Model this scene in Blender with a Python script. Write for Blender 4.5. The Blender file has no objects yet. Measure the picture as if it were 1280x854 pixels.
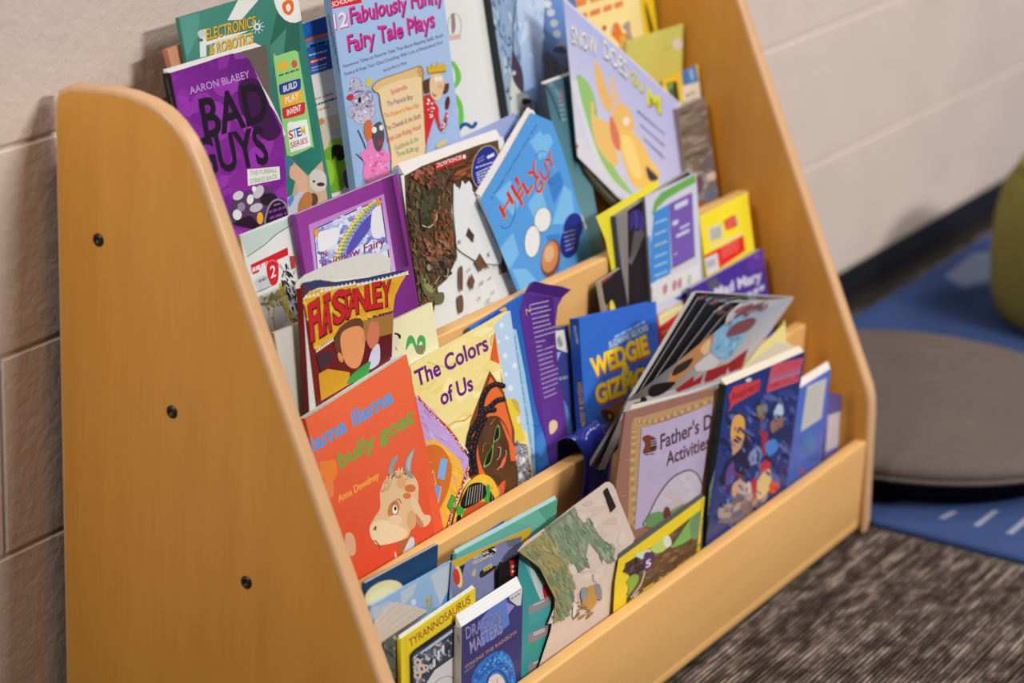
import bpy, bmesh, math, random
from mathutils import Vector, Matrix
from mathutils.geometry import tessellate_polygon

# ------------------------------------------------------------------ camera, world, lamps, exposure
SC = bpy.context.scene
COL = SC.collection
S = 1.28
FPX = 3022.0                                   # focal length in pixels of the 1280 px wide frame
CAM = Vector((-1.36, -1.20569, 1.010853)) * S
MR = Matrix(((0.5154520501, -0.8558881814, 0.0420072019),
             (-0.2547146937, -0.1998368646, -0.9461425117),
             (0.8181867811, 0.4769912458, -0.3210136175)))   # rows: image right, image down, depth
cam_data = bpy.data.cameras.new('camera')
cam_data.sensor_width = 36.0
cam_data.lens = FPX * 36.0 / 1280.0
cam_data.clip_start = 0.05
cam = bpy.data.objects.new('camera', cam_data)
COL.objects.link(cam)
rx, dn, fw = MR[0], MR[1], MR[2]
cam.matrix_world = Matrix(((rx[0], -dn[0], -fw[0], CAM[0]), (rx[1], -dn[1], -fw[1], CAM[1]),
                           (rx[2], -dn[2], -fw[2], CAM[2]), (0, 0, 0, 1)))
cam_data.dof.use_dof = True
cam_data.dof.focus_distance = 2.56
cam_data.dof.aperture_fstop = 3.5
SC.camera = cam
SC.view_settings.view_transform = 'Standard'
SC.view_settings.look = 'None'
SC.view_settings.gamma = 1.0
SC.view_settings.exposure = 0.0
SC.view_settings.use_curve_mapping = False
world = bpy.data.worlds.new('room_ambient')
SC.world = world
world.use_nodes = True
world.node_tree.nodes['Background'].inputs[0].default_value = (1.0, 0.90, 0.82, 1)
world.node_tree.nodes['Background'].inputs[1].default_value = 0.06
def ceiling_lamp(x, y, z, sx, sy, power, col=(1.0, 0.93, 0.86)):
    ld = bpy.data.lights.new('ceiling_lamp', 'AREA')
    ld.shape = 'RECTANGLE'; ld.size = sx; ld.size_y = sy; ld.energy = power; ld.color = col
    o = bpy.data.objects.new('ceiling_lamp', ld); o.location = (x, y, z); COL.objects.link(o)
    return o
ceiling_lamp(-1.9, -0.28, 2.65, 1.2, 0.35, 66)
ceiling_lamp(1.3, -2.0, 2.8, 1.2, 0.6, 40)
ceiling_lamp(3.3, -1.5, 2.8, 1.2, 0.6, 52)
ceiling_lamp(1.15, -3.6, 2.7, 1.0, 0.6, 212)

# ------------------------------------------------------------------ helpers
LC = (1.03, 0.93, 0.885)
def lin(c):
    c = c / 255.0
    return c / 12.92 if c <= 0.04045 else ((c + 0.055) / 1.055) ** 2.4
def K(*rgb):
    if len(rgb) == 1: rgb = rgb[0]
    if isinstance(rgb, str):
        rgb = rgb.lstrip('#'); rgb = tuple(int(rgb[i:i+2], 16) for i in (0, 2, 4))
    return tuple(min(0.9, max(0.006, lin(v) / LC[i])) for i, v in enumerate(rgb)) + (1.0,)

def new_mat(name, rough=0.5, spec=0.4):
    m = bpy.data.materials.new(name); m.use_nodes = True
    b = m.node_tree.nodes['Principled BSDF']
    b.inputs['Roughness'].default_value = rough
    b.inputs['Specular IOR Level'].default_value = spec
    return m, m.node_tree, b
def nd(nt, t, **kw):
    n = nt.nodes.new(t)
    for k, v in kw.items(): setattr(n, k, v)
    return n
def ramp(nt, fac, stops):
    r = nd(nt, 'ShaderNodeValToRGB'); els = r.color_ramp.elements
    while len(els) < len(stops): els.new(0.5)
    for e, (p, c) in zip(els, stops): e.position = p; e.color = c
    nt.links.new(fac, r.inputs[0]); return r
def noise(nt, scale, detail=4, vec=(1, 1, 1), rough=0.5, co='Object'):
    tc = nd(nt, 'ShaderNodeTexCoord'); mp = nd(nt, 'ShaderNodeMapping'); mp.inputs['Scale'].default_value = vec
    n = nd(nt, 'ShaderNodeTexNoise'); n.inputs['Scale'].default_value = scale
    n.inputs['Detail'].default_value = detail; n.inputs['Roughness'].default_value = rough
    nt.links.new(tc.outputs[co], mp.inputs[0]); nt.links.new(mp.outputs[0], n.inputs['Vector'])
    return n
def bump(nt, b, h, strength, dist=0.002):
    bp = nd(nt, 'ShaderNodeBump'); bp.inputs['Strength'].default_value = strength; bp.inputs['Distance'].default_value = dist
    nt.links.new(h, bp.inputs['Height']); nt.links.new(bp.outputs[0], b.inputs['Normal'])

def print_material(name, rough, spec):
    m, nt, b = new_mat(name, rough, spec)
    a = nd(nt, 'ShaderNodeAttribute', attribute_name='Col')
    n = noise(nt, 260, 3)
    mx = nd(nt, 'ShaderNodeMixRGB', blend_type='MULTIPLY'); mx.inputs[0].default_value = 0.10
    nt.links.new(a.outputs['Color'], mx.inputs[1]); nt.links.new(n.outputs['Fac'], mx.inputs[2])
    nt.links.new(mx.outputs[0], b.inputs['Base Color'])
    return m
M_PRINT = print_material('printed_card', 0.38, 0.35)
M_PAPER = print_material('page_paper', 0.8, 0.15)

def wood_material(name, c1, c2, sc):
    m, nt, b = new_mat(name, 0.36, 0.35)
    n = noise(nt, 6, 5, sc, 0.55); n2 = noise(nt, 260, 2, (1, 1, 0.06))
    r = ramp(nt, n.outputs['Fac'], [(0.3, c1), (0.7, c2)])
    mx = nd(nt, 'ShaderNodeMixRGB', blend_type='MULTIPLY'); mx.inputs[0].default_value = 0.10
    nt.links.new(r.outputs[0], mx.inputs[1]); nt.links.new(n2.outputs['Fac'], mx.inputs[2])
    nt.links.new(mx.outputs[0], b.inputs['Base Color'])
    return m
M_WOOD = wood_material('maple_laminate', (0.64, 0.295, 0.050, 1), (0.70, 0.335, 0.062, 1), (6, 6, 0.5))
M_LEDGE = wood_material('maple_ledge', (0.70, 0.405, 0.145, 1), (0.76, 0.45, 0.165, 1), (0.5, 6, 6))
M_EDGE = wood_material('maple_edge_band', (0.60, 0.365, 0.195, 1), (0.65, 0.395, 0.215, 1), (4, 4, 1))
def plain(name, col, rough=0.5, spec=0.4, metal=0.0):
    m, nt, b = new_mat(name, rough, spec); b.inputs['Metallic'].default_value = metal
    n = noise(nt, 90, 3)
    r = ramp(nt, n.outputs['Fac'], [(0.3, tuple(v * 0.92 for v in col[:3]) + (1,)), (0.7, tuple(min(1, v * 1.06) for v in col[:3]) + (1,))])
    nt.links.new(r.outputs[0], b.inputs['Base Color'])
    return m
M_SCREW = plain('dark_bolt_metal', (0.05, 0.04, 0.035, 1), 0.35, 0.5, 0.7)

def link(o, parent=None):
    COL.objects.link(o)
    if parent is not None: o.parent = parent
    return o
def tag(o, label, cat, group=None, kind=None):
    if label: o['label'] = label
    if cat: o['category'] = cat
    if group: o['group'] = group
    if kind: o['kind'] = kind
    return o
def empty(name, loc):
    o = bpy.data.objects.new(name, None); o.empty_display_size = 0.02; o.location = loc
    return link(o)
def mesh_obj(name, verts, faces, mats, parent=None, org=(0, 0, 0), cols=None, fmat=None, smooth=False):
    me = bpy.data.meshes.new(name)
    ov = Vector(org)
    me.from_pydata([tuple(Vector(v) - ov) for v in verts], [], faces)
    for m in (mats if isinstance(mats, (list, tuple)) else [mats]): me.materials.append(m)
    if cols is not None:
        ca = me.color_attributes.new('Col', 'FLOAT_COLOR', 'CORNER')
        flat = []
        for f, c in zip(faces, cols):
            if isinstance(c, list): 
                for q in c: flat.extend(q)
            else: flat.extend(c * len(f))
        ca.data.foreach_set('color', flat)
    if fmat: me.polygons.foreach_set('material_index', fmat)
    if smooth: me.polygons.foreach_set('use_smooth', [True] * len(me.polygons))
    me.update()
    o = bpy.data.objects.new(name, me)
    if parent is None: o.location = org
    return link(o, parent)
def bm_obj(name, bm, mat, parent=None, org=(0, 0, 0), smooth=False):
    me = bpy.data.meshes.new(name)
    bmesh.ops.translate(bm, verts=bm.verts, vec=-Vector(org))
    bm.to_mesh(me); bm.free(); me.materials.append(mat)
    if smooth: me.polygons.foreach_set('use_smooth', [True] * len(me.polygons))
    o = bpy.data.objects.new(name, me)
    if parent is None: o.location = org
    return link(o, parent)
def bm_box(bm, a, b):
    vs = [bm.verts.new((x, y, z)) for x in (a[0], b[0]) for y in (a[1], b[1]) for z in (a[2], b[2])]
    for f in ((0, 1, 3, 2), (4, 6, 7, 5), (0, 4, 5, 1), (2, 3, 7, 6), (0, 2, 6, 4), (1, 5, 7, 3)):
        bm.faces.new([vs[i] for i in f])
def rounded_box(name, a, b, r, mat, parent=None, org=(0, 0, 0), seg=3):
    bm = bmesh.new(); bm_box(bm, a, b)
    bmesh.ops.bevel(bm, geom=list(bm.edges), offset=r, segments=seg, affect='EDGES', profile=0.5)
    bmesh.ops.recalc_face_normals(bm, faces=bm.faces)
    return bm_obj(name, bm, mat, parent, org, True)
def add_mod_smooth(o, ang=40):
    try:
        o.data.set_sharp_from_angle(angle=math.radians(ang))
    except Exception: pass

def ray(p):
    a = Vector(((p[0] - 640.0) / FPX, (p[1] - 427.0) / FPX, 1.0))
    return Vector([rx[i] * a[0] + dn[i] * a[1] + fw[i] * a[2] for i in range(3)])
def hit_plane(p, P, n):
    d = ray(p); return CAM + d * (n.dot(P - CAM) / n.dot(d))

# ------------------------------------------------------------------ lettering: text -> 2D faces in units of cap height
_txt = {}
def text_mesh(s, bold=0.0, shear=0.0):
    key = (s, round(bold, 4), shear)
    if key in _txt: return _txt[key]
    cu = bpy.data.curves.new('lettering', 'FONT'); cu.body = s; cu.size = 1.0; cu.resolution_u = 3
    cu.offset = bold; cu.shear = shear; cu.fill_mode = 'FRONT'
    ob = bpy.data.objects.new('lettering', cu)
    me = bpy.data.meshes.new_from_object(ob)
    vs = [(v.co.x, v.co.y) for v in me.vertices]; fs = [tuple(p.vertices) for p in me.polygons]
    bpy.data.objects.remove(ob); bpy.data.curves.remove(cu); bpy.data.meshes.remove(me)
    _txt[key] = (vs, fs); return _txt[key]
def text_width(s):
    vs, _ = text_mesh(s)
    xs = [v[0] for v in vs]; return min(xs), max(xs)
CAPH = 0.729
def smooth_closed(pts, n=5):
    out = []; m = len(pts)
    for i in range(m):
        p0, p1, p2, p3 = (Vector(pts[(i + k - 1) % m]) for k in range(4))
        for j in range(n):
            t = j / n
            out.append(tuple(0.5 * ((2 * p1) + (p2 - p0) * t + (2 * p0 - 5 * p1 + 4 * p2 - p3) * t * t + (3 * p1 - p0 - 3 * p2 + p3) * t ** 3)))
    return out
def smooth_open(pts, n=5):
    out = []; m = len(pts)
    for i in range(m - 1):
        p0, p1, p2, p3 = (Vector(pts[min(m - 1, max(0, i + k - 1))]) for k in range(4))
        for j in range(n):
            t = j / n
            out.append(tuple(0.5 * ((2 * p1) + (p2 - p0) * t + (2 * p0 - 5 * p1 + 4 * p2 - p3) * t * t + (3 * p1 - p0 - 3 * p2 + p3) * t ** 3)))
    out.append(tuple(pts[-1])); return out
def in_poly(p, poly):
    x, y = p; r = False; j = len(poly) - 1
    for i in range(len(poly)):
        xi, yi = poly[i]; xj, yj = poly[j]
        if (yi > y) != (yj > y) and x < (xj - xi) * (y - yi) / (yj - yi) + xi: r = not r
        j = i
    return r
def mixc(a, b, t): return tuple(a[i] + (b[i] - a[i]) * t for i in range(4))
def jit(c, rnd, k=0.15):
    f = 1 + rnd.uniform(-k, k); return tuple(min(0.92, max(0.004, v * f)) for v in c[:3]) + (1,)

class Sheet:
    """A flat or gently curled printed surface: takes marks traced in photo pixels and lays them on the real plane of the cover."""
    def __init__(s, O, ex, ey, n, W, H, h=None, clip=None):
        s.O, s.ex, s.ey, s.n, s.W, s.H, s.h = O, ex, ey, n, W, H, h
        s.marks = []                                     # (list of (u,v), colour or list of colours)
        s.clip = clip or [(0, 0), (W, 0), (W, H), (0, H)]
        s.eps = 0.00010
    def uv(s, p):
        P = hit_plane(p, s.O, s.n) - s.O; u, v = P.dot(s.ex), P.dot(s.ey)
        if s.h:
            for _ in range(12):
                P = hit_plane(p, s.O - s.n * s.h(u, v), s.n) - s.O
                u, v = 0.5 * (u + P.dot(s.ex)), 0.5 * (v + P.dot(s.ey))
        return (u, v)
    def P(s, u, v, off=0.0):
        return s.O + s.ex * u + s.ey * v - s.n * (off + (s.h(u, v) if s.h else 0.0))
    def _clip(s, pts, cs):
        poly = s.clip; m = len(poly)
        area = sum(poly[i][0] * poly[(i + 1) % m][1] - poly[(i + 1) % m][0] * poly[i][1] for i in range(m))
        sg = 1 if area > 0 else -1
        cur = list(zip(pts, cs))
        for i in range(m):
            a, b = poly[i], poly[(i + 1) % m]
            side = lambda q: sg * ((b[0] - a[0]) * (q[1] - a[1]) - (b[1] - a[1]) * (q[0] - a[0]))
            out = []
            for j in range(len(cur)):
                (p, c), (q, e) = cur[j - 1], cur[j]
                dp, dq = side(p), side(q)
                if (dp < 0) != (dq < 0):
                    t = dp / (dp - dq)
                    out.append(((p[0] + (q[0] - p[0]) * t, p[1] + (q[1] - p[1]) * t), mixc(c, e, t)))
                if dq >= 0: out.append((q, e))
            cur = out
            if len(cur) < 3: return [], []
        return [c[0] for c in cur], [c[1] for c in cur]
    def add(s, uvs, col, layer=True):
        cs = col if isinstance(col, list) else [col] * len(uvs)
        uvs, cs = s._clip(uvs, cs)
        if len(uvs) < 3: return
        if layer: s.eps += 0.000007
        s.marks.append((uvs, cs, s.eps))
    # ---- marks given in photo pixels
    def poly(s, pts, col): s.add([s.uv(p) for p in pts], col)
    def blob(s, pts, col, n=5): s.poly(smooth_closed(pts, n), col)
    def ell(s, cx, cy, rx_, ry_, col, rot=0, n=20):
        c_, s_ = math.cos(math.radians(rot)), math.sin(math.radians(rot))
        s.poly([(cx + rx_ * math.cos(a) * c_ - ry_ * math.sin(a) * s_, cy + rx_ * math.cos(a) * s_ + ry_ * math.sin(a) * c_)
                for a in (2 * math.pi * i / n for i in range(n))], col)
    def line(s, pts, w, col, smooth=True):
        if smooth and len(pts) > 2: pts = smooth_open(pts)
        s.eps += 0.000007
        for a, b in zip(pts[:-1], pts[1:]):
            d = Vector((b[0] - a[0], b[1] - a[1])); L = d.length
            if L < 1e-6: continue
            d /= L; q = Vector((-d.y, d.x)) * w / 2; e = d * w * 0.25
            s.add([s.uv(p) for p in ((a[0] - e.x + q.x, a[1] - e.y + q.y), (b[0] + e.x + q.x, b[1] + e.y + q.y), (b[0] + e.x - q.x, b[1] + e.y - q.y), (a[0] - e.x - q.x, a[1] - e.y - q.y))], col, False)
    def grad(s, q, c00, c10, c11, c01, nx=6, ny=6):
        """bilinear patch, corners TL TR BR BL"""
        s.eps += 0.000007
        uv = [s.uv(p) for p in q]
        def at(i, j):
            a, b = i / nx, j / ny
            f = lambda k: (uv[0][k] * (1 - a) + uv[1][k] * a) * (1 - b) + (uv[3][k] * (1 - a) + uv[2][k] * a) * b
            return (f(0), f(1)), mixc(mixc(c00, c10, a), mixc(c01, c11, a), b)
        for i in range(nx):
            for j in range(ny):
                pc = [at(i, j), at(i + 1, j), at(i + 1, j + 1), at(i, j + 1)]
                s.add([x[0] for x in pc], [x[1] for x in pc], False)
    def splats(s, poly, pal, n, size, ang=0, spread=40, asp=2.5, seed=1, k=0.15, keep=None):
        rnd = random.Random(seed); xs = [p[0] for p in poly]; ys = [p[1] for p in poly]; c = 0; tries = 0
        while c < n and tries < n * 30:
            tries += 1
            p = (rnd.uniform(min(xs), max(xs)), rnd.uniform(min(ys), max(ys)))
            if not in_poly(p, poly): continue
            c += 1; r = size * rnd.uniform(0.5, 1.4); a = math.radians(ang + rnd.uniform(-spread, spread)); m = rnd.randint(6, 9)
            col = jit(rnd.choice(pal), rnd, k); pts = []
            for i in range(m):
                t = 2 * math.pi * i / m; q = rnd.uniform(0.7, 1.2); X, Y = r * q * math.cos(t), r * q * math.sin(t) / asp
                pts.append((p[0] + X * math.cos(a) - Y * math.sin(a), p[1] + X * math.sin(a) + Y * math.cos(a)))
            if keep and not all(in_poly(q, keep) for q in pts): continue
            s.eps += 0.000003
            s.add([s.uv(q) for q in pts], col, False)
    def text(s, body, p0, p1, up, col, bold=0.0, out=None, ob=0.03, shift=(0, 0), warp=None):
        """baseline from p0 to p1, up = pixel vector of the capital height"""
        x0, x1 = text_width(body)
        jobs = [(out, (bold + ob) * 0.5, shift)] if out else []
        jobs.append((col, bold * 0.5, (0, 0)))
        for c, bo, sh in jobs:
            vs, fs = text_mesh(body, bo)
            uv = []
            for x, y in vs:
                u = (x - x0) / (x1 - x0); v = y / CAPH
                if warp: v = warp(u, v)
                uv.append(s.uv((p0[0] + (p1[0] - p0[0]) * u + up[0] * v + sh[0], p0[1] + (p1[1] - p0[1]) * u + up[1] * v + sh[1])))
            s.eps += 0.000007
            for f in fs: s.add([uv[i] for i in f], c, False)
    def scribble(s, p0, p1, h, col, n=6, seed=0):
        """a line of print too small to read: short dark dashes"""
        rnd = random.Random(seed); t = 0.0
        s.eps += 0.000007
        while t < 0.97:
            w = rnd.uniform(0.5, 1.3) / n; a, b = t, min(1, t + w * 0.8); t += w
            q = [(p0[0] + (p1[0] - p0[0]) * k, p0[1] + (p1[1] - p0[1]) * k) for k in (a, b)]
            s.add([s.uv(p) for p in (q[0], q[1], (q[1][0], q[1][1] - h), (q[0][0], q[0][1] - h))], col, False)
    def label(s, quad, col, lines, tcol, ul=0.1, bold=0.01):
        """small panel with lines of text, quad TL TR BR BL"""
        s.poly(quad, col); n = len(lines)
        for i, ln in enumerate(lines):
            L = lambda a, b, t: (a[0] + (b[0] - a[0]) * t, a[1] + (b[1] - a[1]) * t)
            y1 = (i + 0.82) / n; y0 = (i + 0.25) / n
            l1, r1 = L(quad[0], quad[3], y1), L(quad[1], quad[2], y1); l0 = L(quad[0], quad[3], y0)
            s.text(ln, L(l1, r1, ul), L(l1, r1, 1 - ul), (l0[0] - l1[0], l0[1] - l1[1]), tcol, bold)
    def build(s, name, outline, base, thick, parent, org, edge_col=None):
        """cover board (outline in u,v) with its print, one mesh"""
        verts, faces, cols = [], [], []
        def addpoly(uvs, cs, off):
            if s.h is None:
                i0 = len(verts); verts.extend(s.P(u, v, off) for u, v in uvs); faces.append(tuple(range(i0, i0 + len(uvs)))); cols.append(list(cs)); return
            tri = tessellate_polygon([[Vector((u, v, 0)) for u, v in uvs]])
            stack = [[(uvs[i], cs[i]) for i in t] for t in tri]
            while stack:
                t = stack.pop()
                L = [(Vector(t[i][0]) - Vector(t[(i + 1) % 3][0])).length for i in range(3)]
                k = max(range(3), key=lambda i: L[i])
                if L[k] > 0.012:
                    a, b, c = t[k], t[(k + 1) % 3], t[(k + 2) % 3]
                    m = (tuple((Vector(a[0]) + Vector(b[0])) / 2), mixc(a[1], b[1], 0.5))
                    stack += [[a, m, c], [m, b, c]]
                else:
                    i0 = len(verts); verts.extend(s.P(q[0][0], q[0][1], off) for q in t); faces.append((i0, i0 + 1, i0 + 2)); cols.append([q[1] for q in t])
        ec = edge_col or base
        addpoly(outline, [base] * len(outline), 0.0)
        addpoly(outline[::-1], [ec] * len(outline), -thick)
        m = len(outline)
        for i in range(m):
            a, b = outline[i], outline[(i + 1) % m]; i0 = len(verts)
            k = max(1, int((Vector(a) - Vector(b)).length / 0.012)) if s.h else 1
            for j in range(k):
                p, q = [tuple(Vector(a) + (Vector(b) - Vector(a)) * t) for t in (j / k, (j + 1) / k)]; i0 = len(verts)
                verts.extend((s.P(*p), s.P(*q), s.P(q[0], q[1], -thick), s.P(p[0], p[1], -thick)))
                faces.append((i0, i0 + 1, i0 + 2, i0 + 3)); cols.append([ec] * 4)
        for uvs, cs, off in s.marks: addpoly(uvs, cs, off)
        return mesh_obj(name, verts, faces, M_PRINT, parent, org, cols)

# ------------------------------------------------------------------ the rack's tiers: (ledge inner face y, ledge top z, pocket floor z)
LIPS = [(-0.4198, 0.1357), (-0.3180, 0.2820), (-0.2190, 0.4510), (-0.1350, 0.5650)]
LT = 0.018
FLOORS = [0.028, 0.190, 0.355, 0.475]
GROUPS = ['books in the lowest ledge of the rack', 'books on the second ledge of the rack', 'books on the third ledge of the rack', 'books on the top ledge of the rack']
WHITE = K(226, 214, 210)
DBG = []
def plane_of(row, d, tilt, yaw=0.0, anchor=None):
    t, y = math.radians(tilt), math.radians(yaw)
    n = Vector((-math.sin(y) * math.cos(t), math.cos(y) * math.cos(t), -math.sin(t)))
    P = Vector((0.5, LIPS[row][0] + LT + d, LIPS[row][1]))
    if anchor:
        n0 = Vector((0, math.cos(t), -math.sin(t))); P = hit_plane(anchor, P, n0)
    return P, n
def make_sheet(row, d, TL, TR, tilt, H=None, yaw=0, anchor=None, h=None, clip=None):
    P, n = plane_of(row, d, tilt, yaw, anchor)
    O = hit_plane(TL, P, n); e = hit_plane(TR, P, n) - O
    W = e.length; ex = e / W; ey = n.cross(ex)
    if H is None: H = (min(O.z, O.z + W * ex.z) - FLOORS[row] - 0.001) / (-ey.z)
    sh = Sheet(O, ex, ey, n, W, H, h)
    if clip: sh.clip = [sh.uv(p) for p in clip]
    return sh
def local_box(sh, u0, u1, v0, v1, w0, w1):
    vs = [sh.O + sh.ex * u + sh.ey * v + sh.n * w for u in (u0, u1) for v in (v0, v1) for w in (w0, w1)]
    return vs, [(0, 1, 3, 2), (4, 6, 7, 5), (0, 4, 5, 1), (2, 3, 7, 6), (0, 2, 6, 4), (1, 5, 7, 3)]

def book(name, label, row, d, t, TL, TR, cover, tilt=12.0, H=None, yaw=0, anchor=None, spine=None, pages=WHITE, back=None,
         hard=False, outline=None, clip=None, h=None, art=None, spine_art=None, cat='book', fan=0.0, plines=6):
    sh = make_sheet(row, d, TL, TR, tilt, H, yaw, anchor, h)
    W, HH = sh.W, sh.H
    if outline:
        ol = [sh.uv(p) for p in outline]
    else: ol = [(0, 0), (W, 0), (W, HH), (0, HH)]
    if clip: sh.clip = [sh.uv(p) for p in clip]
    if art: art(sh)
    org = sh.O + sh.ey * HH
    org = Vector((org.x, org.y, FLOORS[row]))
    root = empty(name, org); tag(root, label, cat, GROUPS[row])
    tc = 0.0022 if hard else 0.0007
    sh.build('front_cover', ol, cover, min(tc, t * 0.3), root, org)
    if t > 0.0025:
        m = 0.003 if hard else 0.0004
        vs, fs = local_box(sh, tc, W - m, m, HH - m, tc * 1.02, t - tc * 1.02)
        if fan:
            for i in (1, 5): vs[i] = vs[i] - sh.ey * fan           # rear pages stand a little higher
        cs = [pages] * 6; pl = tuple(v * 0.62 for v in pages[:3]) + (1,)
        rnd = random.Random(len(label) * 7 + int(t * 1e5))
        for i in range(plines):                                    # page edges seen on top and on the left side
            w = tc + (t - 2 * tc) * (i + rnd.uniform(0.2, 0.8)) / plines; k = 0.00018; f = fan * (w - tc) / max(1e-6, t - 2 * tc)
            b = len(vs)
            vs += [sh.O + sh.ex * u + sh.ey * (m - f - 0.00015) + sh.n * q for u, q in ((tc, w - k), (W - m, w - k), (W - m, w + k), (tc, w + k))]
            fs.append((b, b + 1, b + 2, b + 3)); cs.append(pl)
        mesh_obj('page_block', vs, fs, M_PAPER, root, org, cs)
        vs, fs = local_box(sh, 0, W, 0, HH, t - tc, t)
        mesh_obj('back_cover', vs, fs, M_PRINT, root, org, [back or cover] * 6)
        sc = spine or cover
        if spine is not False:
            vs, fs = local_box(sh, -0.0008, 0.0006, 0, HH, 0, t)
            cs = [sc] * 6
            if spine_art:
                s2 = Sheet(sh.O + sh.n * t - sh.ex * 0.0009, -sh.n, sh.ey, sh.ex, t, HH)
                spine_art(s2)
                for uvs, c2, off in s2.marks:
                    b = len(vs); vs += [s2.P(u, v, off) for u, v in uvs]; fs.append(tuple(range(b, b + len(uvs)))); cs.append(list(c2))
            mesh_obj('spine', vs, fs, M_PRINT, root, org, cs)
    DBG.append((label[:40], round(W, 3), round(HH, 3)))
    return root, sh
def sheet_thing(name, label, row, d, outline, base, tilt, TL, TR, H=None, yaw=0, anchor=None, h=None, art=None, cat='leaflet', back=None, clip=None, thick=0.0005):
    sh = make_sheet(row, d, TL, TR, tilt, H, yaw, anchor, h)
    ol = [sh.uv(p) for p in outline]
    us = [p[0] for p in ol]; vv = [p[1] for p in ol]
    sh.clip = [sh.uv(p) for p in clip] if clip else [(min(us), min(vv)), (max(us), min(vv)), (max(us), max(vv)), (min(us), max(vv))]
    if art: art(sh)
    org = sh.P(sum(us) / len(us), max(vv)); org = Vector((org.x, org.y, FLOORS[row]))
    o = sh.build(name, ol, base, thick, None, org, back)
    tag(o, label, cat, GROUPS[row])
    return o, sh

# ------------------------------------------------------------------ setting: block wall, carpet, vinyl base
def wall_mat():
    m, nt, b = new_mat('painted_block', 0.55, 0.3)
    n = noise(nt, 55, 6, (1, 1, 1), 0.62); n2 = noise(nt, 5, 3)
    r = ramp(nt, n2.outputs['Fac'], [(0.3, (0.62, 0.54, 0.49, 1)), (0.7, (0.68, 0.59, 0.54, 1))])
    nt.links.new(r.outputs[0], b.inputs['Base Color']); bump(nt, b, n.outputs['Fac'], 0.45, 0.004)
    return m
M_WALL = wall_mat()
def build_wall():
    # joints: height at x=0 and slope along the wall (hand-laid courses are never quite true)
    joints = [(0.075, 0.0), (0.2885, 0.0055), (0.500, 0.0168), (0.7085, 0.012), (0.92, 0.01), (1.13, 0.01), (1.34, 0.01), (1.55, 0.01)]
    x0, x1 = -1.6, 6.0
    bm = bmesh.new(); Y = 0.008; g, dp = 0.0045, 0.004
    jz = lambda j, x: j[0] + j[1] * x
    cuts = {2: [-0.07, 1.0], 1: [0.4], 3: [0.6]}
    levels = [(-0.05, 0.0)] + joints + [(1.9, 0.01)]
    for c in range(len(levels) - 1):
        xs = [x0] + cuts.get(c, []) + [x1]
        for a, b in zip(xs[:-1], xs[1:]):
            q = [(a, jz(levels[c], a)), (b, jz(levels[c], b)), (b, jz(levels[c + 1], b)), (a, jz(levels[c + 1], a))]
            ins = [(a + g, q[0][1] + g), (b - g, q[1][1] + g), (b - g, q[2][1] - g), (a + g, q[3][1] - g)]
            mid = [(a + g * .35, q[0][1] + g * .35), (b - g * .35, q[1][1] + g * .35), (b - g * .35, q[2][1] - g * .35), (a + g * .35, q[3][1] - g * .35)]
            V0 = [bm.verts.new((x, Y + dp, z)) for x, z in q]; V1 = [bm.verts.new((x, Y + dp * 0.35, z)) for x, z in mid]; V2 = [bm.verts.new((x, Y, z)) for x, z in ins]
            for i in range(4):
                j = (i + 1) % 4
                bm.faces.new((V0[i], V0[j], V1[j], V1[i])); bm.faces.new((V1[i], V1[j], V2[j], V2[i]))
            bm.faces.new(V2)
    bmesh.ops.remove_doubles(bm, verts=bm.verts, dist=1e-5)
    bmesh.ops.recalc_face_normals(bm, faces=bm.faces)
    for f in bm.faces:
        if f.normal.y > 0.2: f.normal_flip()
    o = bm_obj('wall_back', bm, M_WALL); o['kind'] = 'structure'
build_wall()
def carpet_mat():
    m, nt, b = new_mat('striped_carpet', 0.95, 0.05)
    st = noise(nt, 1, 2, (5, 420, 1), 0.6); pa = noise(nt, 9, 3, (0.6, 2.2, 1), 0.6); br = noise(nt, 1, 2, (22, 60, 1), 0.6); gr = noise(nt, 900, 2)
    tc = nd(nt, 'ShaderNodeTexCoord'); wv = nd(nt, 'ShaderNodeTexWave', wave_type='BANDS', bands_direction='Y'); wv.inputs['Scale'].default_value = 52; wv.inputs['Distortion'].default_value = 1.2; wv.inputs['Detail'].default_value = 1; nt.links.new(tc.outputs['Object'], wv.inputs['Vector'])
    mul = nd(nt, 'ShaderNodeMath', operation='MULTIPLY'); nt.links.new(st.outputs['Fac'], mul.inputs[0]); nt.links.new(br.outputs['Fac'], mul.inputs[1])
    add = nd(nt, 'ShaderNodeMath', operation='MULTIPLY_ADD'); nt.links.new(pa.outputs['Fac'], add.inputs[0]); add.inputs[1].default_value = 0.22; nt.links.new(mul.outputs[0], add.inputs[2])
    r = ramp(nt, add.outputs[0], [(0.28, (0.030, 0.022, 0.019, 1)), (0.38, (0.085, 0.066, 0.057, 1)), (0.50, (0.28, 0.23, 0.20, 1))])
    wr = ramp(nt, wv.outputs['Fac'], [(0.25, (0.42, 0.42, 0.42, 1)), (0.75, (1.7, 1.7, 1.7, 1))]); mw = nd(nt, 'ShaderNodeMixRGB', blend_type='MULTIPLY'); mw.inputs[0].default_value = 0.85; nt.links.new(r.outputs[0], mw.inputs[1]); nt.links.new(wr.outputs[0], mw.inputs[2])
    mx = nd(nt, 'ShaderNodeMixRGB', blend_type='MULTIPLY'); mx.inputs[0].default_value = 0.4
    nt.links.new(mw.outputs[0], mx.inputs[1]); nt.links.new(gr.outputs['Fac'], mx.inputs[2]); nt.links.new(mx.outputs[0], b.inputs['Base Color'])
    bump(nt, b, st.outputs['Fac'], 0.5, 0.003)
    return m
bm = bmesh.new(); bm_box(bm, (-2.5, -4.0, -0.05), (6.0, 0.01, 0.0)); bmesh.ops.recalc_face_normals(bm, faces=bm.faces)
o = bm_obj('floor', bm, carpet_mat()); o['kind'] = 'structure'
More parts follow.
